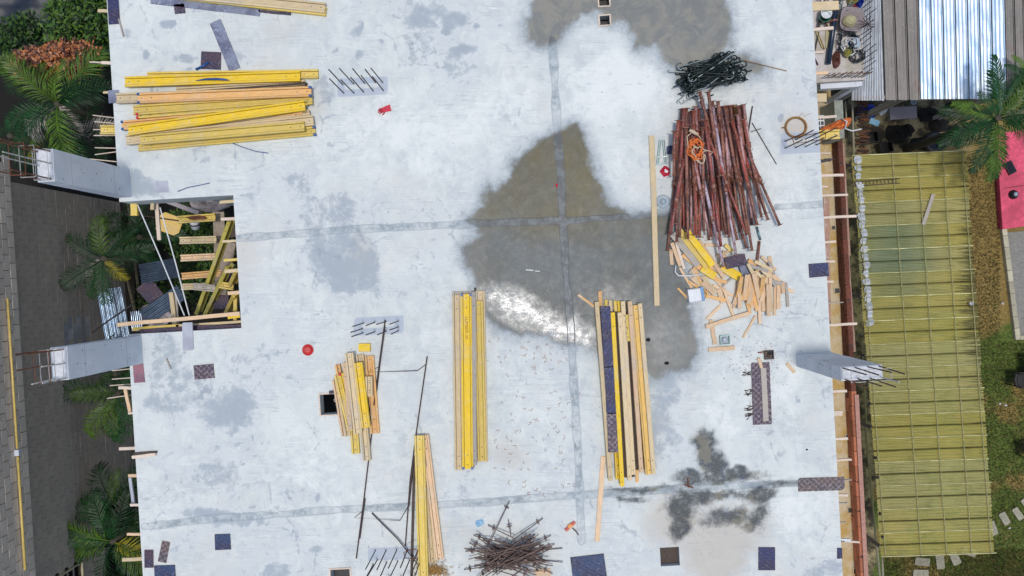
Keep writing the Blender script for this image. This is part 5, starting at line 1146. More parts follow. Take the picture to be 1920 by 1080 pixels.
# ------------------------------------------------------------------ battens around slab edge
LG = 'timber ends sticking out from under the left slab edge'; RG = 'battens sticking out from under the right slab edge'
def edge(a, b, wd, mt, lb_, z=-.16, g=LG, th=.05): return plank(a, b, z, wd, mt, lb_, th, group=g, name='timber_batten', cat='batten')
edge((183, 20), (212, 20), .06, 'pale', 'pale batten end level with the navy corner board'); edge((190, 117), (214, 118), .06, 'pink', 'white batten end beside the copper bush'); edge((168, 116), (214, 117.5), .025, 'pink', 'thin white stick beside the copper bush', -.2)
edge((193, 173), (216, 173), .04, 'pale', 'small pale batten end left of the overhanging beam')
h20((187, 243), (225, 243), -.30, 'yel2', 'short yellow beam end sticking out of the left slab edge', group=LG, wd=.18)
for i, (a, b) in enumerate([((174, 216), (222, 222)), ((177, 228), (222, 232)), ((175, 243), (222, 243)), ((176, 254), (222, 254)), ((178, 277), (222, 278)), ((178, 290), (222, 284)), ((168, 298), (226, 304)), ((210, 665+30), (250, 691)), ((210, 711), (250, 708)), ((206, 723), (250, 720)), ((201, 747), (250, 740))]):
    o = MB().tube([P(*a, -.35), P(*b, -.35)], .010, 6).build('thin_rod', M['pink']); tag(o, 'thin pale rod at the left slab edge, '+('above the upper column' if i < 7 else 'just below the lower column'), 'rod', 'thin rods on the left edge '+('above the column' if i < 7 else 'below the column'))
edge((222, 727), (256, 728), .06, 'pink', 'pinkish batten forming the top of a T below the lower column'); edge((234, 730), (244, 776), .065, 'pine', 'orange pine batten hanging down below the T', -.25); edge((240, 775), (256, 775), .04, 'pink', 'short white batten at the foot of the pine one')
edge((223, 842), (258, 840), .06, 'pink', 'short pale batten left of the dark edged one'); plank((247, 858), (291, 852), .0, .06, 'pink', 'pale batten lying across the left slab edge with a dark back', .05); plank((250, 851), (293, 848), .0, .04, 'dkw', 'dark strip behind the pale batten across the edge', .05)
edge((240, 892), (262, 892), .06, 'pine', 'upper arm of the C shaped batten bracket'); edge((243, 896), (250, 946), .06, 'palegrey', 'upright of the C shaped batten bracket', -.25); edge((244, 947), (265, 947), .05, 'pink', 'lower arm of the C shaped batten bracket')
edge((238, 1002), (270, 1002), .05, 'pine', 'pine batten end above the lowest left palm'); edge((229, 1050), (272, 1048), .07, 'pale', 'pale batten end over the yellow palm leaves at lower left')
for a, b, wd, mt, lb_ in [((1500, 13), (1573, 9), .17, 'pale', 'wide pale beam end at the top right edge above the green bucket'), ((1505, 57), (1563, 52), .06, 'pink', 'white batten below the green bucket'), ((1505, 98), (1545, 97), .05, 'pink', 'short white batten left of the dark pipe foot'), ((1510, 139), (1553, 136), .06, 'pine', 'pine batten just above the shaft'), ((1512, 183), (1550, 183), .16, 'pale', 'wide pale beam end just below the shaft'),
        ((1512, 221), (1569, 218), .05, 'pink', 'white batten above the red cloth'), ((1520, 288), (1558, 287), .025, 'pink', 'thin pale stick below the yellow beam end'), ((1522, 330), (1582, 328), .05, 'pink', 'white batten level with the left of the ladder'), ((1525, 350), (1552, 350), .03, 'pink', 'short thin pale batten under the ladder level'), ((1525, 368), (1590, 365), .04, 'pink', 'white batten two above the longest one'),
        ((1528, 409), (1606, 405), .05, 'pink', 'longest white batten reaching over the brick wall'), ((1530, 455), (1568, 453), .045, 'pink', 'short white batten above the navy board'), ((1530, 491), (1566, 490), .04, 'pink', 'batten end touching the navy board'), ((1530, 528), (1563, 528), .04, 'pink', 'short batten end just below the navy board'), ((1535, 568), (1582, 567), .02, 'grw', 'thin grey stick over the ochre ledge'),
        ((1535, 611), (1607, 607), .05, 'pink', 'long white batten above the right column'), ((1545, 735), (1588, 733), .05, 'pink', 'white batten just below the right column'), ((1548, 776), (1580, 775), .10, 'pink', 'wide pinkish board end below the right column'), ((1550, 824), (1590, 822), .05, 'pink', 'white batten next to the tiny black recess'), ((1552, 864), (1597, 862), .04, 'pink', 'white batten above the brown patterned board'),
        ((1556, 903), (1597, 900), .02, 'grw', 'thin stick at the brown patterned board'), ((1560, 929), (1590, 929), .05, 'pink', 'short pinkish batten below the brown patterned board'), ((1560, 944), (1590, 944), .02, 'grw', 'dark thin slot stick above the black square recess'), ((1562, 980), (1587, 980), .02, 'grw', 'dark thin stick below the black square recess'), ((1565, 1014), (1612, 1017), .035, 'pink', 'pale batten reaching the orange bricks at the lower right'), ((1565, 1013), (1595, 1014), .06, 'white', 'bright white batten end at the lower right')]:
    edge(a, b, wd, mt, lb_, -.17 if wd < .1 else -.26, RG)
h20((1515, 254), (1575, 251), -.35, 'yel2', 'yellow beam end below the red cloth at the right edge', group=RG, wd=.18)

# red cloth bundle with white rope
e = crumple('red_cloth_bundle', 1568, 237, .36, .11, .22, 'ropeo', 'bright red orange cloth bundle tied with white rope over the ledge', 'cloth', 21, z=-1.2, rot=math.radians(22))
MB().tube([(.1, .1, .1), (.12, 0, .26), (.1, -.1, .1), (.25, -.2, .0), (.45, -.24, 0)], .014, 6).build('rope', M['white'], e, True)
# dark clamps
for cx, cy, lb_ in [(1552, 300, 'dark metal clamp on the ledge below the yellow beam end'), (1540, 302, 'dark hook hanging at the slab edge below the yellow beam end')]:
    e = thing('clamp', P(cx, cy, -1.0), lb_, 'clamp', rz=ANG); MB().cbox((0, 0, 0), (.12, .06, .05), .01).build('body', M['black'], e); MB().tube([(-.15, .0, 0), (.15, .01, 0)], .012, 6).build('rod', M['steel'], e)
# louvre block (dark squares) at 1537,235
e = thing('vent_block', P(1538, 236, -1.5), 'white vent block with dark square holes at the right slab edge', 'vent block', rz=ANG)
MB().box((0, 0, 0), (.16, .42, .04)).build('body', M['white'], e)
for i in range(2):
    for j in range(4): MB().box((-.037+.074*i, -.15+.1*j, .021), (.055, .075, .01)).build('hole', M['black'], e)

# ------------------------------------------------------------------ big opening: things below
HG = 'formwork timbers in the big opening'
def hb_(a, b, z, wd, mt, lb_, mode='flat', zz=None): return h20(a, b, z, mt, lb_, mode=mode, wd=wd, zz=zz, group=HG)
hb_((332, 412), (403, 407), -2.6, .17, 'yel2', 'topmost short joist with red brown stain in the big opening'); hb_((336, 451), (405, 449), -2.6, .16, 'pale', 'second joist from the top in the big opening'); hb_((338, 484), (403, 481), -2.6, .15, 'pine', 'third joist from the top, pinkish, in the big opening'); hb_((340, 518), (425, 511), -2.6, .15, 'org', 'orange joist, fourth from the top in the big opening'); hb_((339, 538), (420, 535), -2.6, .14, 'pale', 'lowest pale joist in the big opening')
crumple('mud_patch', 370, 408, .25, .05, .02, 'rust', 'red brown mud smear on the topmost joist', 'mud', 31, z=-2.51)
hb_((362, 537), (403, 541), -1.6, .15, 'grw', 'dark stained short beam lying across the diagonal brace'); hb_((411, 534), (437, 538), -1.4, .14, 'yel2', 'greenish short beam at the right of the big opening')
hb_((431, 412), (369, 586), -.7, .1, 'olv', 'long yellow diagonal beam in the big opening', 'up', -2.4); hb_((428, 498), (385, 588), -1.2, .1, 'olv', 'shorter yellow diagonal beam in the big opening', 'up', -2.2); hb_((446, 505), (433, 532), -.5, .1, 'yel2', 'short leaning beam at the right rim of the big opening', 'up', -1.2); hb_((441, 552), (426, 584), -.5, .1, 'yel2', 'green tipped leaning beam in the lower right of the big opening', 'up', -1.6)
plank((409, 397), (414, 560), -2.9, .26, 'beige', 'wide beige board standing along the right side of the big opening', .03, group=HG); plank((433, 455), (420, 530), -2.3, .22, 'beige', 'tan wide board partly behind the diagonal beam', .03, group=HG)
for i, (a, b, wd, mt) in enumerate([((412, 379), (440, 377), .06, 'pale'), ((414, 411), (446, 410), .06, 'pink'), ((417, 453), (448, 451), .05, 'pale'), ((420, 488), (450, 486), .05, 'yel2'), ((421, 509), (452, 506), .07, 'pale'), ((427, 550), (455, 548), .07, 'pine')]):
    plank(a, b, -.3, wd, mt, ['first', 'second', 'third', 'fourth', 'fifth', 'sixth'][i]+' batten end from the top on the right rim of the big opening', .05, group='batten ends on the rim of the big opening')
plank((441, 554), (440, 602), -.55, .07, 'yel2', 'upright batten at the lower right corner of the big opening', .05, group=HG); plank((220, 609), (449, 588), -.05, .075, 'pine', 'long pine batten across the foot of the big opening', .05, group=HG, bow=0); plank((248, 617), (335, 611), -.35, .07, 'yel2', 'yellowish batten below the long pine batten', .05, group=HG); plank((330, 611), (452, 603), -.35, .05, 'pale', 'pale thin batten behind the navy form face', .05, group=HG)
plank((427, 594), (450, 591), -.18, .09, 'yel', 'yellow block end at the lower right corner of the opening', .06, group=HG)
plank((345, 622-5), (452, 615), -.23, .13, 'plum', 'dark plum form face along the foot of the opening, right of the grey board', .02, name='plywood_strip'); plank((262, 624), (345, 618), -.23, .12, 'plum', 'dark plum form face along the foot of the opening, left of the grey board', .02, name='plywood_strip')
plank((440, 372), (456, 622), -.35, .05, 'plum', 'thin plum form face on the right side of the opening', .03, name='plywood_strip', bow=0)
plank((320, 548), (327, 610), -1.0, .09, 'pale', 'whitish upright post end in the lower part of the opening', .06, group=HG); plank((329, 552), (333, 606), -1.6, .05, 'grw', 'thin grey post behind the whitish one', .05, group=HG)
plank((250, 372), (251, 404), -.5, .13, 'yel2', 'yellow beam stub under the upper left corner of the opening', .08, group=HG); plank((285, 370), (285, 393), -.6, .07, 'pale', 'small pale stub right of the yellow stub', .06, group=HG); plank((292, 372), (298, 450), -.7, .075, 'pink', 'pinkish batten hanging down from the top rim of the opening', .05, group=HG, bow=0)
for a, b, lb_ in [((258, 384), (346, 592), 'left white strap stretched down the opening'), ((300, 389), (355, 592), 'right white strap stretched down the opening')]:
    o = MB().tube([P(*a, -.4), P((a[0]+b[0])/2+1, (a[1]+b[1])/2, -.5), P(*b, -.4)], .013, 6).build('strap', M['white']); tag(o, lb_, 'strap', 'white straps in the opening')
o = MB().tube([P(236, 402, -.8), P(272, 405, -.8), P(335, 414, -.8)], .014, 6).build('steel_tube', M['steel']); tag(o, 'dark thin tube crossing the straps near the top of the opening', 'tube')
panel(318, 420, 44, 36, -20, 'amber', 'tan plywood sheet lying low under the straps', z=-4.2, scale=78, cut=8)
panel(414, 566, 30, 26, 3, 'plum', 'plum plywood square at the lower right inside the opening', z=-1.9, scale=88); panel(430, 520, 22, 26, 2, 'navy', 'dark navy board at the right inside the opening', z=-1.8, scale=88); panel(434, 435, 20, 20, 2, 'dkw', 'dark brown board piece at the upper right inside the opening', z=-1.8, scale=88)
panel(282, 548, 44, 34, -50, 'plum', 'tilted plum board lying on the ground of the opening', z=-5.5, scale=73)
def corrugated(name, cx, cy, w_, l_, ang, z, mt, label, tilt=(0, 0), pitch=.10, amp=.018):
    n = int(w_/pitch*6); m_ = MB()
    for i in range(n+1):
        xx = -w_/2+w_*i/n; zz = amp*math.sin(2*math.pi*xx/pitch)
        for k in range(5): m_.v.append((xx, -l_/2+l_*k/4, zz+.01*math.sin(k*2.1+xx*3)))
    for i in range(n):
        for k in range(4): m_.f.append((i*5+k, (i+1)*5+k, (i+1)*5+k+1, i*5+k+1))
    o = m_.build(name, M[mt], smooth=True); o.location = P(cx, cy, z); o.rotation_euler = (tilt[0], tilt[1], math.radians(ang)); return tag(o, label, 'roofing sheet', 'corrugated sheets in the alley')
corrugated('corrugated_sheet', 297, 508, .5, .95, -80, -5.0, 'corr', 'dark slate corrugated sheet under the straps'); corrugated('corrugated_sheet', 305, 572, .42, 1.15, -55, -4.6, 'corr', 'dark teal corrugated sheet lying slanted in the opening')
corrugated('corrugated_sheet', 203, 592, .34, 1.25, 10, -5.6, 'corrs', 'shiny corrugated sheet left of its twin in the alley', (0, .1), .11, .03); corrugated('corrugated_sheet', 224, 586, .34, 1.3, 10, -5.4, 'corrs', 'shiny corrugated sheet right of its twin in the alley', (0, .1), .11, .03); corrugated('corrugated_sheet', 256, 602, .30, .5, 4, -5.2, 'corrs', 'small crumpled shiny sheet beside the long pine batten')
o = MB().tube([P(172, 624, -4.2), P(205, 600, -4.2), P(250, 570, -4.2)], .022, 6).build('dark_pole', M['black']); tag(o, 'dark pole slanting over the shiny sheets', 'pole')
pa = thing('paint_pail', P(367, 428, -4.5), 'white pail with purple stripes on the plants in the opening', 'pail', rz=.05)
pa.rotation_euler = (-1.0, .1, 0); MB().lathe([(.10, 0), (.125, .26), (.12, .27), (.11, .25)], 20).build('body', M['white'], pa, True); MB().lathe([(.117, .10), (.121, .14)], 20).build('stripe', M['plum'], pa, True); MB().lathe([(.112, .20), (.118, .23)], 20).build('lid', M['plum'], pa, True)
crumple('rubble_heap', 290, 590, .5, .3, .3, 'mortar', 'grey rubble heap at the foot of the opening', 'rubble', 41, z=-6.5)
crumple('rubble_heap', 395, 382, .6, .25, .3, 'mortar', 'pale rubble under the top rim of the opening', 'rubble', 42, z=-5.8)
o = MB(); A = P(300, 372, -3.5); B = P(375, 400, -3.5); Mx, Ln = frame_along(A, B); o = o.cbox((Ln/2, 0, 0), (Ln, .10, .2), .01).build('ground_beam', M['mortar']); o.matrix_world = Mx; tag(o, 'grey concrete lower beam seen under the top rim of the opening', 'beam')

# ------------------------------------------------------------------ vegetation
def frond_mesh(L_, nl, ll, droop, seed, mt, wd=.028, vshape=.35, fan=False):
    rs = random.Random(seed); m_ = MB(); pts = []
    N_ = 12
    for i in range(N_+1):
        t = i/N_; pts.append(Vector((L_*t*(1-.12*droop*t), 0, L_*(.42*t-droop*t*t*.9))))
    m_.tube(pts, [.016*(1-.8*i/N_)+.003 for i in range(N_+1)], 4)
    for i in range(nl):
        t = .10+.9*i/nl; f = t*N_; k = min(N_-1, int(f)); p = pts[k].lerp(pts[k+1], f-k); tg = (pts[k+1]-pts[k]).normalized()
        l_ = ll*math.sin(math.pi*min(1, (t*.86+.12)))**.6*rs.uniform(.85, 1.1)
        for s in (-1, 1):
            a_ = math.radians(rs.uniform(24, 46)+26*(1-t)); d = (tg*math.cos(a_)+Vector((0, s, 0))*math.sin(a_)+Vector((0, 0, vshape*rs.uniform(.4, 1.2)))).normalized()
            mid = p+d*l_*.5; tip = p+d*l_+Vector((0, 0, -l_*rs.uniform(.25, .55))); n_ = d.cross(Vector((0, 0, 1))).normalized()*wd*.5*rs.uniform(.8, 1.2)
            o = len(m_.v); m_.v += [tuple(p-n_*.4), tuple(p+n_*.4), tuple(mid+n_), tuple(mid-n_), tuple(tip)]
            m_.f += [(o, o+1, o+2, o+3), (o+3, o+2, o+4)]
    return m_.mesh('frond', M[mt])
FR = {}
for key, mt in (('g', 'frond'), ('l', 'frondl'), ('y', 'frondy'), ('w', 'frondw')):
    FR[key] = [frond_mesh(1.4, 34, .46, .40+.16*i, 50+i+ord(key), mt, .021, .25) for i in range(3)]
def palm(cx, cy, z, R, label, fr, th=4.0, hole=0):
    p = P(cx, cy, z); e = thing('palm_tree', Vector((p.x, p.y, max(GZ, z-th))), label, 'palm', 'palms around the building')
    hh = p.z-e.location.z
    MB().tube([(0, 0, 0), (.03, .02, hh*.5), (0, 0, hh+.05)], [.12, .09, .07], 9).build('trunk', M['trunk'], e, True)
    for i, (a_, s, k, tl) in enumerate(fr):
        o = link('frond', FR[k][i % 3], e); o.location = (0, 0, hh); o.scale = (s*R/1.25,)*3; o.rotation_euler = (R_(-.25, .25), tl, math.radians(a_))
def ringf(n, k='g', s=1.0, tl=0.0, a0=0, jit=26): n = max(4, int(n*.72)); return [(a0+360*i/n+R_(-jit, jit), s*R_(.7, 1.15), k if isinstance(k, str) and len(k) == 1 else random.choice(k), tl+R_(-.15, .2)) for i in range(n)]
palm(108, 195, -4.0, 1.6, 'large palm with broad green fronds below the copper bush', ringf(11, 'gggl', 1., .05)+ringf(7, 'gl', .8, -.25)+[(140, .9, 'l', -.1), (215, .8, 'w', .35), (300, .5, 'w', .2), (45, 1.0, 'l', .0)], 3.8)
palm(125, 262, -5.0, 1.3, 'palm with whitish dry fronds just above the upper left column', ringf(10, 'gggw', 1., .1)+ringf(5, 'g', .8, -.2)+[(190, 1, 'l', .2), (200, .9, 'y', .3), (285, .6, 'y', .1), (25, .9, 'w', .2)], 3)
palm(20, 255, -5.2, 1.1, 'dark palm partly cut by the left picture border', ringf(9, 'gg', 1., .1), 3)
palm(195, 485, -4.9, 1.05, 'palm with a copper coloured heart in the alley left of the opening', ringf(8, 'gg', 1, .05)+[(100, 1.05, 'l', .0), (150, 1, 'g', .1), (245, 1.0, 'g', .1), (305, .7, 'y', .3), (220, .7, 'w', .4)], 3)
palm(262, 445, -6.2, 1.2, 'dark low palm in the shade at the left of the opening', ringf(10, 'gg', .9, .1)+[(200, .5, 'y', .3)], 1.7)
palm(222, 738, -4.8, 1.25, 'palm below the lower left column with fronds reaching left', ringf(9, 'gg', 1, .05)+[(175, 1.15, 'g', 0), (230, 1.1, 'l', .1), (255, 1, 'l', .1), (180, .8, 'l', -.2)], 3)
palm(215, 700, -5.8, 1.0, 'small palm tucked under the lower left column', ringf(8, 'gl', .9, .1), 2)
palm(222, 955, -5.0, 1.2, 'upper palm of the pair at the lower left slab edge', ringf(10, 'gg', 1, .05)+[(60, .9, 'l', 0), (100, .8, 'l', 0), (185, 1.1, 'g', 0)], 3)
palm(212, 1015, -4.6, 1.25, 'lower palm of the pair with yellow green fronds at the bottom left', ringf(11, 'ggg', 1, .05)+[(320, 1, 'l', .0), (340, 1, 'y', .05), (160, 1, 'l', 0), (195, 1, 'l', .1), (90, .6, 'g', -.3)], 3)
# right palm, hand placed fronds
FR['R'] = [frond_mesh(1.5, 52, .36, .30+.12*i, 90+i, 'frond', .024, .1) for i in range(3)]
FR['S'] = [frond_mesh(1.5, 52, .36, .30+.12*i, 190+i, 'frondl', .024, .1) for i in range(3)]
palm(1870, 222, -3.6, 1.22, 'big dark green palm spreading over the pink roof and the blue metal roof', [(98, 1.0, 'R', .05), (100, .8, 'R', .0), (172, .95, 'R', .0), (165, .8, 'S', .05), (205, 1.05, 'R', .05), (215, .8, 'R', .0), (243, 1.0, 'R', .05), (262, 1.05, 'S', .0), (272, 1.0, 'R', .1), (50, 1.0, 'S', .0), (62, .9, 'R', .0), (30, .9, 'R', .1), (5, 1.0, 'R', .0), (345, 1.0, 'R', .0), (352, .8, 'S', .0), (330, .8, 'R', .2), (130, .55, 'R', -.1), (85, .5, 'R', -.1)], 4.5)
palm(1925, 140, -4.2, .7, 'small palm crown cut by the right picture border', ringf(9, 'RS', .8, 0), 3.5)
# shrubs
def shrub(name, blobs, z0, label, mts, nleaf, ls, cat='shrub'):
    c = P(blobs[0][0], blobs[0][1], z0); e = thing(name, Vector((c.x, c.y, GZ)), label, cat)
    bufs = [MB() for _ in mts]; tot = sum(b[2]*b[3] for b in blobs)
    for (bx_, by_, rx, ry, hz_) in blobs:
        for i in range(int(nleaf*rx*ry/tot)):
            a_ = R_(0, 2*math.pi); ph = math.acos(R_(.0, 1)); rr = R_(.55, 1.05); k = 1/75
            ctr = P(bx_, by_, z0)-e.location
            p = ctr+Vector((math.cos(a_)*math.sin(ph)*rx*k*rr, math.sin(a_)*math.sin(ph)*ry*k*rr, math.cos(ph)*hz_*rr-hz_*.5))
            if math.sin(a_*5+bx_)*math.cos(ph*6+by_) > .75: continue
            d = Vector((R_(-1, 1), R_(-1, 1), R_(-.5, .6))).normalized(); n_ = d.cross(Vector((R_(-.5, .5), R_(-.5, .5), 1))).normalized(); l_ = ls*R_(.7, 1.3); wv = n_*l_*.2
            m_ = bufs[random.randrange(len(bufs))]; o = len(m_.v); m_.v += [tuple(p), tuple(p+d*l_*.5+wv), tuple(p+d*l_), tuple(p+d*l_*.5-wv)]; m_.f.append((o, o+1, o+2, o+3))
    for b_, mt in zip(bufs, mts): b_.build('leaves', M[mt], e, kind='stuff')
    s_ = MB()
    for (bx_, by_, rx, ry, hz_) in blobs:
        q = P(bx_, by_, z0)-e.location; s_.tube([(q.x*.3, q.y*.3, 0), (q.x*.7, q.y*.7, q.z*.6), (q.x, q.y, q.z)], [.05, .035, .02], 6)
    s_.build('stems', M['trunk'], e)
shrub('copper_shrub', [(75, 110, 48, 26, .5), (120, 100, 45, 26, .5), (165, 100, 30, 26, .5), (45, 120, 32, 24, .4), (95, 130, 40, 18, .4), (150, 125, 34, 20, .4)], -4.4, 'copper red leaved bush between the green hedge and the palms', ['copper', 'copper', 'copperd'], 4200, .13)
shrub('green_shrub', [(150, 35, 62, 45, .8), (120, 60, 45, 30, .7), (180, 75, 28, 40, .7), (105, 20, 25, 25, .5), (165, -20, 60, 40, .7), (190, 50, 30, 50, .6)], -4.6, 'glossy green leafy bush at the top left beside the slab', ['leaf2', 'leaf', 'leafd'], 4200, .14)
shrub('dark_shrub', [(25, 70, 60, 42, .6), (10, 110, 45, 30, .6), (50, 50, 40, 30, .5)], -5.2, 'dark green bush at the far left under the blue tarp', ['leafd', 'leaf'], 1900, .14)
shrub('undergrowth', [(360, 450, 60, 90, .5), (370, 530, 60, 50, .5), (330, 420, 40, 30, .4), (290, 560, 50, 40, .4), (390, 480, 50, 100, .5)], -6.6, 'bright green undergrowth seen down the big opening', ['leaf', 'leaf2', 'leafd'], 4200, .10, 'plants')
shrub('undergrowth', [(225, 690, 40, 40, .4), (215, 420, 40, 30, .3), (230, 290, 30, 30, .3), (250, 1050, 50, 40, .4)], -6.9, 'dark ground plants in the alley along the left slab edge', ['leafd'], 1500, .10, 'plants')
# dark tarp top left
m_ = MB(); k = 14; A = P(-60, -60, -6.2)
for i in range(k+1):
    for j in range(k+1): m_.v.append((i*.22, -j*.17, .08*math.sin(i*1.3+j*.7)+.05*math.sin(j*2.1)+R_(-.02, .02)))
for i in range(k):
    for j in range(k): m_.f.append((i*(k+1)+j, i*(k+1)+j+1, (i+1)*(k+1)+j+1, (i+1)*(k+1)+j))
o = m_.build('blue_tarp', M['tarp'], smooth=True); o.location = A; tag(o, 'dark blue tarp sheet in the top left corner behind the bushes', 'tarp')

# ------------------------------------------------------------------ RIGHT SIDE: green roof shelter
RZ = -5.0
cTL, cTR, cBR, cBL = P(1597, 292, RZ), P(1808, 283, RZ), P(1866, 1028, RZ), P(1652, 1043, RZ)
ex = (cTR-cTL).normalized(); Wd = ((cTR-cTL).length+(cBR-cBL).length)/2; ey = (cBL-cTL); Lr = ey.length; ey.normalize()
rt = thing('roofed_shelter', Vector((cTL.x, cTL.y, GZ)), 'long shelter roofed with green translucent corrugated sheets', 'shelter')
rb = rt.location
ns = 17; sl_ = Lr/ns
for s in range(ns):
    m_ = MB(); nseg = 48; nx = 22; jx = R_(-.02, .03); jx2 = R_(-.01, .02)
    for i in range(nseg+1):
        t = i/nseg; d = s*sl_+t*(sl_+.03)
        z = .016*math.sin(2*math.pi*t*8)+(.030 if t < .035 else 0)+.012*(1-t)+(.02 if .50 < t < .535 else 0)
        for q in range(nx+1):
            xx = -jx2+(Wd+jx+jx2)*q/nx; p = cTL+ex*xx+ey*d; p = p-rb; m_.v.append((p.x, p.y, RZ-GZ+z+.012*math.sin(q*.9+s)+.006*s % .01))
    for i in range(nseg):
        for q in range(nx): m_.f.append((i*(nx+1)+q, i*(nx+1)+q+1, (i+1)*(nx+1)+q+1, (i+1)*(nx+1)+q))
    o = m_.build('roof_sheet', M['rplas'], rt)
    n = len(m_.v); arr = np.array(m_.v); qx = np.tile(np.arange(nx+1)/nx, nseg+1); dd = s/ns
    teal = np.exp(-(((dd-.22)/.10)**2))*np.exp(-(((qx-.35)/.4)**2)); moss = np.clip((qx-.60)*2.4, 0, .9)*np.exp(-(((dd-.32)/.42)**2))
    set_attr(o.data, 'teal', teal); set_attr(o.data, 'moss', moss)
for k_, t in enumerate((.03, .345, .57, .79, .96)):
    p0 = cTL+ex*(Wd*(t if k_ else .03)); p1 = p0+ey*Lr; A = p0-rb; B = p1-rb; A.z = B.z = RZ-GZ-.055; Mx, Ln = frame_along(A, B)
    o = MB().box((Ln/2, 0, 0), (Ln, .05, .05)).build('purlin', M['pale'], rt); o.matrix_local = Mx
for k_, t in enumerate((.345, .57, .79, .96, .03)):  # strips added on top for the purlin lines showing through the sheets
    p0 = cTL+ex*(Wd*t)-rb; A = Vector((p0.x, p0.y, RZ-GZ+.062)); B = A+ey*Lr; B.z = A.z; Mx, Ln = frame_along(A, B)
    o = MB().cbox((Ln/2, 0, 0), (Ln, .020, .012), .003).build('purlin_line_strip', M['purlines'], rt); o.matrix_local = Mx
for t in (.02, .35, .68, .98):
    for xx in (.05, Wd-.1):
        p = cTL+ex*xx+ey*(Lr*t)-rb; MB().tube([(p.x, p.y, 0), (p.x, p.y, RZ-GZ-.09)], .05, 8).build('post', M['grw'], rt)
# seam rails: light ridges on every sheet edge
for s in range(ns*2+1):
    d = s*sl_/2; p0 = cTL+ey*d-rb; A = Vector((p0.x, p0.y, RZ-GZ+.038)); B = A+ex*(Wd+R_(-.02, .03)); Mx, Ln = frame_along(A, B)
    o = MB().cbox((Ln/2, 0, 0), (Ln, .022 if s % 2 == 0 else .014, .016), .004).build('ridge_strip', simple('pale_ridge_plastic', (.74, .70, .36), .5) if s == 0 else bpy.data.materials['pale_ridge_plastic' if s % 2 == 0 else 'dark_soil'], rt); o.matrix_local = Mx
# white lumps along left edge
for i in range(21):
    yy = 300+i*15.2; xx = 1605+(yy-300)*.076+R_(-1.5, 1.5); q = P(xx+3, yy, RZ+.05); a1, b1 = R_(.07, .10), R_(.08, .105)
    pts = []
    for k in range(9): a_ = 2*math.pi*k/9; rr = R_(.8, 1.15); pts.append((a1*rr*max(-1, min(1, 1.25*math.cos(a_))), b1*rr*max(-1, min(1, 1.25*math.sin(a_)))))
    o = MB().prism(pts, -.02, R_(.0, .025)).build('white_slab_piece', M['oldwhite']); o.location = q; o.rotation_euler = (R_(-.15, .15), R_(-.15, .15), R_(-.1, .1))
    tag(o, 'small whitish broken piece in the row along the left rim of the green roof', 'rubble piece', 'white pieces along the green roof rim')
for i in range(9):
    crumple('dark_clod', 1612+i*5.5+R_(-2, 2), 618+i*48+R_(-14, 14), .05, .04, .03, 'black', 'small black clod on the lower left rim of the green roof', 'clod', 200+i, z=RZ+.03, n=7)['group'] = 'black clods along the green roof rim'
ld = thing('ladder', P(1645, 342, RZ+.06), 'thin dark ladder lying on the top end of the green roof', 'ladder', rz=math.radians(4))
for s in (-1, 1): MB().tube([(-.6, s*.055, 0), (.55, s*.055, 0)], .012, 5).build('rail', M['dkw'], ld)
for i in range(12): MB().tube([(-.55+i*.092, -.055, 0), (-.55+i*.092, .055, 0)], .008, 5).build('rung', M['dkw'], ld)
A = P(1750, 364, RZ+.07); B = P(1731, 421, RZ+.07); Mx, Ln = frame_along(A, B); o = MB().cbox((Ln/2, 0, 0), (Ln, .09, .03)).build('old_plank', M['grw']); o.matrix_world = Mx; tag(o, 'weathered plank lying on the green roof', 'plank')
cu_ = thing('paper_cup', P(1818, 569, RZ+.05), 'small white cup on the right rim of the green roof', 'cup'); MB().lathe([(.03, 0), (.045, .1), (.04, .1), (.03, .02)], 12).build('body', M['white'], cu_)
crumple('foil_heap', 1612, 348, .11, .09, .08, 'white', 'white and black rubbish at the left end of the ladder', 'rubbish', 77, z=RZ+.03)
# pipes in the gap
for a, b, z, lb_ in [((1622, 800), (1650, 1085), -6.0, 'pale pipe running down the dark gap beside the orange bricks'), ((1598, 190), (1601, 290), -6.0, 'thin pale post line in the dark gap at the yard'), ((1616, 640), (1625, 800), -6.3, 'brown pipe in the dark gap right of the column'), ((1654, 1046), (1656, 1090), -5.6, 'pale down pipe at the lower left corner of the green roof'), ((1585, 190), (1588, 240), -6.3, 'thin grey rod in the dark gap above the red cloth')]:
    o = MB().tube([P(*a, z), P(*b, z)], .028 if z > -6.1 else .02, 8).build('pipe', M['stone'], smooth=True); tag(o, lb_, 'pipe')
# dark facade brick/ wood stack in gap near yard
m0 = thing('wood_stack', P(1612, 240, -7.4), 'dark stack of split sticks in the gap beside the yard', 'wood stack')
for i in range(60): 
    yy = -0.75+i*.026; MB().tube([(-.12+R_(-.06, .06), yy, R_(0, .35)), (.14+R_(-.06, .06), yy+R_(-.05, .05), R_(0, .35))], .02, 5).build('stick', M['dkw'] if i % 3 else M['rust'], m0)

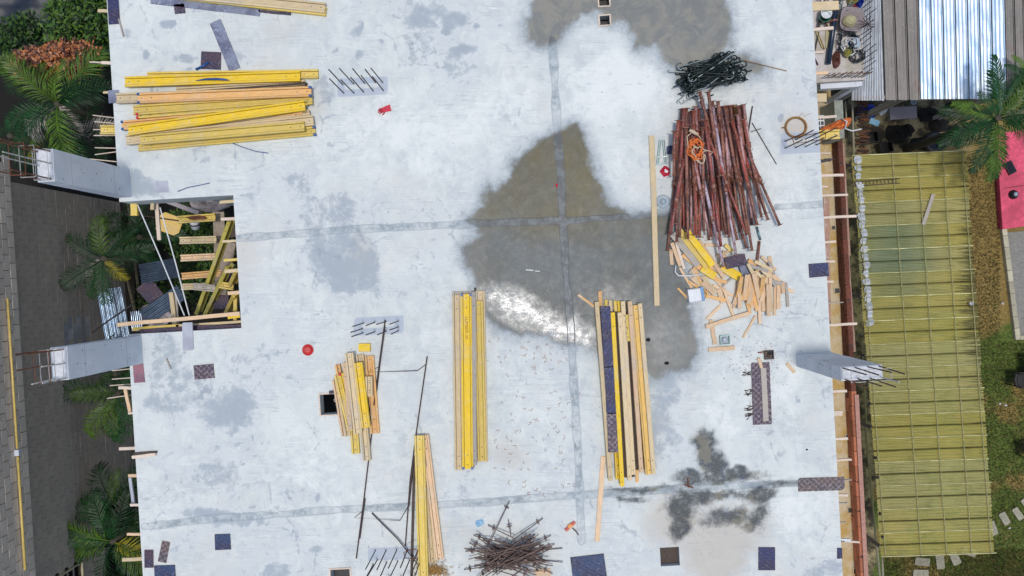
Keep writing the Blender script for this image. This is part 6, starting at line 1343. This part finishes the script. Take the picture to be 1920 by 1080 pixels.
# ------------------------------------------------------------------ metal roofs
MZ = -4.5
def roof_sheets(xs_top, xs_bot, y0, y1, mt, parent, fine=False, z=MZ):
    for i in range(len(xs_top)-1):
        a, b, c, d = P(xs_top[i], y0, z), P(xs_top[i+1], y0, z), P(xs_bot[i+1], y1, z), P(xs_bot[i], y1, z); m_ = MB()
        n = 24 if fine else 0; pr = [] if fine else [(.0, -.10), (.07, -.10), (.075, .045), (.13, .045), (.16, .0), (.3, .004), (.45, -.002), (.6, .005), (.75, -.002), (.92, .002), (.95, .03), (1.0, .03)]
        for q in range(n+1 if fine else 0):
            t = q/n
            if fine: zz = .018*math.sin(2*math.pi*t*4)
            else:
                zz = 0.0
            pr.append((t, zz))
        n = len(pr)-1; K = 10; dn_ = [R_(-.006, .006) for _ in range(K+1)]
        for k in range(K+1):
            for t, zz in pr:
                p = (a.lerp(b, t)).lerp(d.lerp(c, t), k/K)-parent.location; m_.v.append((p.x, p.y, p.z+zz+dn_[k]*math.sin(t*3.1)-.02*k/K*1.5))
        for k in range(K):
            for q in range(n): o = k*(n+1)+q; m_.f.append((o, o+n+1, o+n+2, o+1))
        m_.build('roof_sheet', M[mt] , parent, smooth=fine)
rA = thing('metal_roof', P(1660, 100, MZ-1), 'old grey metal roof with rust streaks left of the shiny blue one', 'metal roof')
roof_sheets([1612-8*0, 1630, 1650], [1597, 1620, 1659], -60, 188, 'rmid', rA, True)
roof_sheets([1650, 1672.5, 1695, 1719], [1659, 1682.5, 1704, 1724.5], -60, 187, 'rold', rA)
rB = thing('metal_roof', P(1790, 90, MZ-1), 'shiny bluish new metal roof with tall ribs at the upper right', 'metal roof')
roof_sheets([1719, 1741.5, 1764, 1787, 1810, 1832, 1855, 1880], [1724.5, 1748, 1770.5, 1793.5, 1816, 1838.5, 1861, 1887], -60, 185, 'rnew', rB)
rC = thing('metal_roof', P(1905, 90, MZ-1), 'grey weathered metal roof at the right border beyond the shiny one', 'metal roof')
roof_sheets([1880, 1898, 1915, 1960], [1887, 1905, 1925, 1965], -60, 186, 'rold', rC)
for rr_, x0, x1 in ((rA, 1600, 1718), (rB, 1722, 1885), (rC, 1889, 1960)):
    q = MB(); a = P(x0, 184, MZ-.09); b = P(x1, 181, MZ-.09); Mx, Ln = frame_along(a, b); o = q.box((Ln/2, 0, 0), (Ln, .08, .10)).build('fascia', M['grw'], rr_); o.matrix_world = Mx
    Mi = rr_.matrix_world; o.matrix_local = Matrix.Translation(-rr_.location) @ Mx
    q = MB(); 
    for xx in (x0+4, x1-4):
        p = P(xx, 170, MZ-.15)-rr_.location; q.tube([(p.x, p.y, p.z), (p.x, p.y, GZ-rr_.location.z)], .06, 8)
    q.build('post', M['grw'], rr_)
for i in range(18):
    xx = [1741, 1764, 1787, 1810, 1832, 1855][i % 6]+(i//6)*2.6; yy = [82, 122, 168][i//6]
    pass
# ------------------------------------------------------------------ yard items
crumple('blue_bundle', 1625, 208, .28, .22, .3, 'bluep', 'deep blue plastic bundle in the dark yard', 'bundle', 61, z=-7.9); 
e = thing('water_basin', P(1711, 192, -6.8), 'round grey basin ring at the eave of the metal roof', 'basin'); MB().lathe([(.05, 0), (.08, .05), (.085, .06), (.06, .055), (.045, .02)], 20).build('body', M['greypl'], e, True)
e = thing('concrete_table', P(1693, 212, -7.75), 'grey stained concrete table slab in the dark yard', 'table', rz=ANG); MB().cbox((0, 0, 0), (.75, .34, .06), .01).build('top', M['mortar'], e)
for s in (-1, 1):
    for t in (-1, 1): MB().box((s*.3, t*.12, -.36), (.06, .06, .66)).build('leg', M['grw'], e)
crumple('white_clothes', 1655, 205, .12, .16, .1, 'white', 'white cloth heap beside the blue bundle in the yard', 'cloth', 62, z=-7.6)
panel(1640, 229, 18, 11, -25, 'bluel', 'light blue tilted board below the blue bundle', z=-7.4, scale=67)
for cx, cy, a_, lb_ in [(1628, 260, 8, 'black crate at the left of the yard'), (1655, 279, 12, 'black crate touching the top end of the green roof')]:
    e = thing('crate', P(cx, cy, -7.9), lb_, 'crate', 'black crates in the yard', math.radians(a_)); 
    MB().box((0, 0, .02), (.34, .28, .03)).build('floor', M['black'], e)
    for dx, dy, p_, q_ in ((0, .14, .36, .02), (0, -.14, .36, .02), (.17, 0, .02, .26), (-.17, 0, .02, .26)): MB().box((dx, dy, .14), (p_, q_, .24)).build('side', M['black'], e)
e = thing('tyre', P(1748, 268, -7.95), 'old black tyre lying at the foot of the palm', 'tyre'); m_ = MB(); m_.lathe([(.16, 0), (.28, 0), (.31, .06), (.31, .12), (.28, .18), (.18, .18), (.16, .14)], 26); m_.build('tread', M['black'], e, True)
for cx, cy, sd in [(1740, 215, 1), (1700, 245, 2), (1760, 235, 3), (1720, 270, 4), (1680, 250, 5), (1790, 250, 6)]:
    crumple('soil_heap', cx, cy, R_(.15, .4), R_(.15, .3), .12, 'soil', ['', 'dark soil heap right of the concrete table', 'dark soil heap below the concrete table', 'dark soil heap left of the palm', 'dark soil heap near the tyre', 'dark soil heap in the middle of the yard', 'dark soil heap under the palm fronds'][sd], 'soil heap', 300+sd, z=GZ+.01)['group'] = 'soil heaps in the yard'

# ------------------------------------------------------------------ landing junk
tb = thing('mortar_tub', P(1589, 43, DZ), 'square grey mortar tub with a mound of yellow sand', 'tub', rz=math.radians(-6))
m_ = MB(); n = 32
def sq(r, k): a_ = 2*math.pi*k/n; c_, s_ = math.cos(a_), math.sin(a_); q = (abs(c_)**4+abs(s_)**4)**.25; return r*c_/q, r*s_/q
for r, z in [(.20, .0), (.25, .26), (.265, .27), (.25, .272), (.18, .12), (.0, .10)]:
    for k in range(n): X_, Y_ = sq(r, k); m_.v.append((X_, Y_, z))
for i in range(5):
    for k in range(n): m_.f.append((i*n+k, i*n+(k+1) % n, (i+1)*n+(k+1) % n, (i+1)*n+k))
m_.build('body', M['mortar'], tb, True)
m_ = MB(); 
for r, z in [(.15, .16), (.14, .2), (.11, .26), (.05, .31), (.0, .32)]:
    for k in range(16): a_ = 2*math.pi*k/16; m_.v.append((-.02+r*math.cos(a_)*1.05, -.01+r*math.sin(a_)*.85+R_(-.01, .01), z))
for i in range(4):
    for k in range(16): m_.f.append((i*16+k, i*16+(k+1) % 16, (i+1)*16+(k+1) % 16, (i+1)*16+k))
m_.build('sand', M['sand'], tb)
bk_ = thing('bucket', P(1540, 38, DZ), 'green bucket with a white rim beside the dark pipe', 'bucket'); MB().lathe([(.08, 0), (.115, .24), (.12, .25), (.10, .23), (.07, .03)], 20).build('body', M['green'], bk_, True); MB().lathe([(.11, .235), (.125, .26), (.11, .262), (.10, .24)], 20, (0.02, .08, 0)).build('rim', M['white'], bk_, True)
A = P(1572, -20, DZ+.1); B = P(1553, 120, DZ+.1); o = MB().tube([A, B], .055, 12).build('pvc_pipe', M['pipe'], smooth=True); tag(o, 'thick blue black pipe lying on the landing', 'pipe')
for i, (cx, cy, rx, ry, tr, mt, lb_) in enumerate([(1585, 80, .26, .26, 5, 'hose', 'tangle of black hose below the mortar tub'), (1605, 107, .16, .14, 5, 'hose', 'round coil of black hose at the landing edge'), (1590, 92, .2, .2, 3, 'white', 'tangle of pale hose among the black hose'), (1583, 8, .2, .16, 4, 'hookl', 'grey coil of wire above the mortar tub')]):
    e = thing('hose_coil', P(cx, cy, DZ+.03), lb_, 'hose', 'hoses on the landing'); MB().tube(coilpts(0, 0, rx, ry, 16, tr, .22, .3*i), .012, 5).build('hose', M[mt], e, True)
crumple('ochre_bag', 1588, 100, .09, .09, .25, 'ochre', 'lime yellow bag among the hoses', 'bag', 71, z=DZ+.12); crumple('brown_sack', 1568, 112, .10, .2, .12, 'copperd', 'dark brown sack at the foot of the blue black pipe', 'sack', 72, z=DZ)
crumple('blue_bag', 1608, 8, .10, .16, .3, 'bluep', 'bright blue bag above the mortar tub', 'bag', 73, z=DZ); crumple('ochre_bag', 1598, 2, .12, .10, .3, 'ochre', 'lime yellow bag at the top border of the landing', 'bag', 74, z=DZ+.05); crumple('red_cloth', 1598, 17, .12, .06, .2, 'red', 'red cloth just above the mortar tub', 'cloth', 75, z=DZ+.03)
panel(1607, 80, 12, 16, 10, 'greypl', 'small grey plastic box by the hose coil', z=DZ, th=.2, scale=83); crumple('dark_jacket', 1600, 78, .12, .2, .12, 'strap', 'navy cloth beside the grey plastic box', 'cloth', 76, z=DZ)
crumple('green_board_scrap', 1552, 70, .06, .30, .03, 'sand', 'pale green strip left of the blue black pipe', 'scrap', 78, z=DZ+.02)
for i in range(12):
    A = P(R_(1525, 1560), R_(2, 45), DZ+.04); B = A+Vector((R_(-.3, .3), R_(-.3, .3), R_(0, .1))); o = MB().tube([A, (A+B)/2+Vector((0, 0, .05)), B], R_(.012, .03), 6).build('scrap_stick', M[random.choice(['dkw', 'copperd', 'pr2', 'grw'])]); tag(o, 'brown scrap stick in the clutter around the green bucket', 'stick', 'scrap sticks around the green bucket')
for i, (a, b, mt) in enumerate([((1535, 60), (1528, 95), 'dkw'), ((1533, 62), (1546, 92), 'jute'), ((1524, 102), (1534, 122), 'steel'), ((1530, 58), (1542, 90), 'sand')]):
    o = MB().tube([P(*a, DZ+.04), P(*b, DZ+.03)], .016, 6).build('scrap_stick', M[mt]); tag(o, ['dark slanted stick below the green bucket', 'ochre stick crossing below the green bucket', 'thin steel rod at the left of the landing', 'pale stick crossing below the green bucket'][i], 'stick')
st_ = thing('rebar_star', P(1626, 45, DZ+.35), 'crossed dark rods tied like a star over the metal roof edge', 'rebar'); 
for i in range(6): a_ = i*.55; MB().tube([(-.17*math.cos(a_), -.17*math.sin(a_), R_(-.03, .03)), (.17*math.cos(a_), .17*math.sin(a_), R_(-.03, .03))], .008, 5).build('rod', M['steel'], st_)
MB().tube([(-.25, -.1, -.35), (0, 0, 0)], .008, 5).build('stem', M['steel'], st_)

# ------------------------------------------------------------------ pink roof, patio, garden
pk = thing('pink_roof', P(1910, 340, -8.0), 'bright pink flat roof under the palm at the right border', 'roof', rz=0); c0 = pk.location.copy()
def rel(px_, py_, z): return P(px_, py_, z)-c0
pts = [rel(1880, 430, -7.75), rel(2010, 412, -7.75), rel(2000, 235, -7.75), rel(1868, 250, -7.75)]
MB().prism([(p.x, p.y) for p in pts], .13, .25).build('roof_panel', M['pinkr'], pk); MB().prism([(p.x*.97, p.y*.97) for p in pts], -.0, .129).build('wall', M['pinkr'], pk)
a = rel(1882, 353, -7.75); b = rel(1990, 338, -7.75); MB().tube([(a.x, a.y, .253), (b.x, b.y, .253)], .008, 4).build('seam', M['copperd'], pk)
sk = thing('roof_hatch', P(1892, 315, -7.75), 'black rectangular hatch on the pink roof', 'hatch', rz=math.radians(28)); MB().cbox((0, 0, .04), (.22, .36, .07), .01).build('cover', M['black'], sk); MB().box((0, .0, .08), (.16, .3, .012)).build('pane', M['dark'], sk)
vt_ = thing('roof_vent', P(1899, 365, -7.75), 'round black vent cap on the pink roof', 'vent'); MB().lathe([(.13, 0), (.13, .04), (.09, .06), (.09, .12), (.05, .14)], 20).build('cap', M['black'], vt_, True); MB().lathe([(.055, .13), (.06, .15), (.0, .16)], 16).build('dome', M['greypl'], vt_, True)
# patio and kerb
m_ = MB(); q = [P(1888, 436, GZ+.05), P(1912, 632, GZ+.05), P(2050, 625, GZ+.05), P(2050, 420, GZ+.05)]; m_.prism([(p.x, p.y) for p in q], GZ-.05, GZ+.05); m_.build('patio', M['gravel'], kind='structure')
m_ = MB(); A = P(1882, 420, GZ+.12); B = P(1909, 637, GZ+.12); Mx, Ln = frame_along(A, B)
kb = thing('garden_kerb', None, 'cream kerb edging the grey patio beside the dry grass', 'kerb', M=Mx)
nk = 10
for i in range(nk): MB().cbox((Ln*(i+.5)/nk, 0, -.08), (Ln/nk-.01, .14, .2), .01).build('kerb_stone', M['kerb'], kb)
A = P(1912, 633, GZ+.12); B = P(1990, 629, GZ+.12); Mx, Ln = frame_along(A, B); o = MB().cbox((Ln/2, 0, -.08), (Ln, .12, .2), .01).build('kerb_stone', M['kerb']); o.matrix_world = Mx; tag(o, 'short cream kerb closing the bottom end of the grey patio', 'kerb')
for i, (cx, cy, a_, l_, w_) in enumerate([(1883, 972, -60, .38, .2), (1908, 963, -58, .38, .2), (1926, 946, -55, .42, .22), (1861, 990, -70, .42, .2), (1817, 1034, -20, .4, .24), (1790, 1046, -65, .4, .24), (1762, 1053, -85, .42, .24), (1729, 1053, -8, .42, .24), (1726, 1076, -2, .44, .26), (1944, 932, -50, .42, .22)]):
    m_ = MB(); c_ = .03; X_, Y_ = l_/2, w_/2; m_.prism([(-X_+c_, -Y_), (X_-c_, -Y_+R_(0, .02)), (X_, -Y_+c_), (X_-R_(0, .02), Y_-c_), (X_-c_, Y_), (-X_+c_, Y_-R_(0, .02)), (-X_, Y_-c_), (-X_, -Y_+c_)], -.05, .03)
    o = m_.build('stepping_stone', M['stone']); o.location = P(cx, cy, GZ+.03); o.rotation_euler = (0, 0, math.radians(a_))
    tag(o, ['stepping stone right of the green roof corner, second from the roof', 'third stepping stone from the green roof towards the right border', 'stepping stone cut by the right border', 'stepping stone half under the right corner of the green roof', 'rounded stepping stone just below the green roof edge at right', 'stepping stone turned upright below the green roof', 'upright stepping stone in the middle of the row below the roof', 'flat stepping stone left in the row below the green roof', 'lowest stepping stone cut by the bottom border', 'stepping stone just outside the right border'][i], 'stepping stone', 'stepping stones in the garden')
# garden table and chairs
gt = thing('garden_table', P(1918, 706, GZ), 'blue grey garden table at the right border', 'table', rz=math.radians(-3)); MB().cbox((.12, 0, .72), (.62, .52, .03), .01).build('top', M['corr'], gt)
for s in (-1, 1):
    for t in (-1, 1): MB().tube([(.12+s*.26, t*.21, 0), (.12+s*.26, t*.21, .7)], .02, 6).build('leg', M['black'], gt)
def chair(cx, cy, a_, label):
    e = thing('garden_chair', P(cx, cy, GZ), label, 'chair', 'dark garden chairs', math.radians(a_)); MB().cbox((0, 0, .43), (.4, .4, .03), .01).build('seat', M['black'], e)
    for i in range(3): MB().tube([(-.20, -.19, .5+.13*i), (-.26, 0, .52+.13*i), (-.20, .19, .5+.13*i)], .012, 6).build('backrest_rail', M['steel'], e)
    for s in (-1, 1):
        for t in (-1, 1): MB().tube([(s*.18, t*.18, 0), (s*.18, t*.18, .43 if s > 0 else .8)], .014, 6).build('leg', M['black'], e)
        MB().tube([(-.2, s*.21, .62), (.2, s*.22, .62)], .014, 6).build('armrest', M['black'], e)
chair(1898, 708, 0, 'black garden chair pushed to the left of the blue table'); chair(1922, 675, -80, 'dark garden chair above the blue table'); chair(1916, 838, 10, 'black garden chair standing alone at the right border')
# grass
m1, m2 = MB(), MB()
for i in range(26000):
    xx = R_(1800, 1935); yy = R_(290, 1095)
    if i % 4 == 0: xx, yy = R_(1655, 1935), R_(1030, 1095)
    if 1875 < xx and yy < 640: continue
    drt = yy < 540+60*math.sin(xx*.08) or random.random() < .45
    p = P(xx, yy, GZ+.01); a_ = R_(0, 6.3); h_ = R_(.03, .09); dx, dy = math.cos(a_)*.012, math.sin(a_)*.012; m_ = m2 if drt else m1; o = len(m_.v)
    m_.v += [(p.x-dx, p.y-dy, p.z), (p.x+dx, p.y+dy, p.z), (p.x+R_(-.06, .06), p.y+R_(-.06, .06), p.z+h_)]; m_.f.append((o, o+1, o+2))
o = m1.build('grass', M['tuft']); tag(o, 'green grass blades on the lawn right of the green roof', 'grass', kind='stuff'); o = m2.build('dry_grass', M['tuftd']); tag(o, 'dry brown grass blades on the worn lawn', 'grass', kind='stuff')
for i, (cx, cy) in enumerate([(1880, 569), (1904, 572), (1875, 757), (1886, 760), (1893, 990)]):
    crumple('litter', cx, cy, .04, .03, .03, 'white', ['white litter bit on the grass left of the kerb', 'white litter bit on the patio', 'white litter speck below the blue table', 'second white litter speck below the blue table', 'white litter speck by the stepping stones'][i], 'litter', 400+i, z=GZ+.04, n=7)
print('objects', len(bpy.data.objects), 'tris', sum(len(m.polygons) for m in bpy.data.meshes))
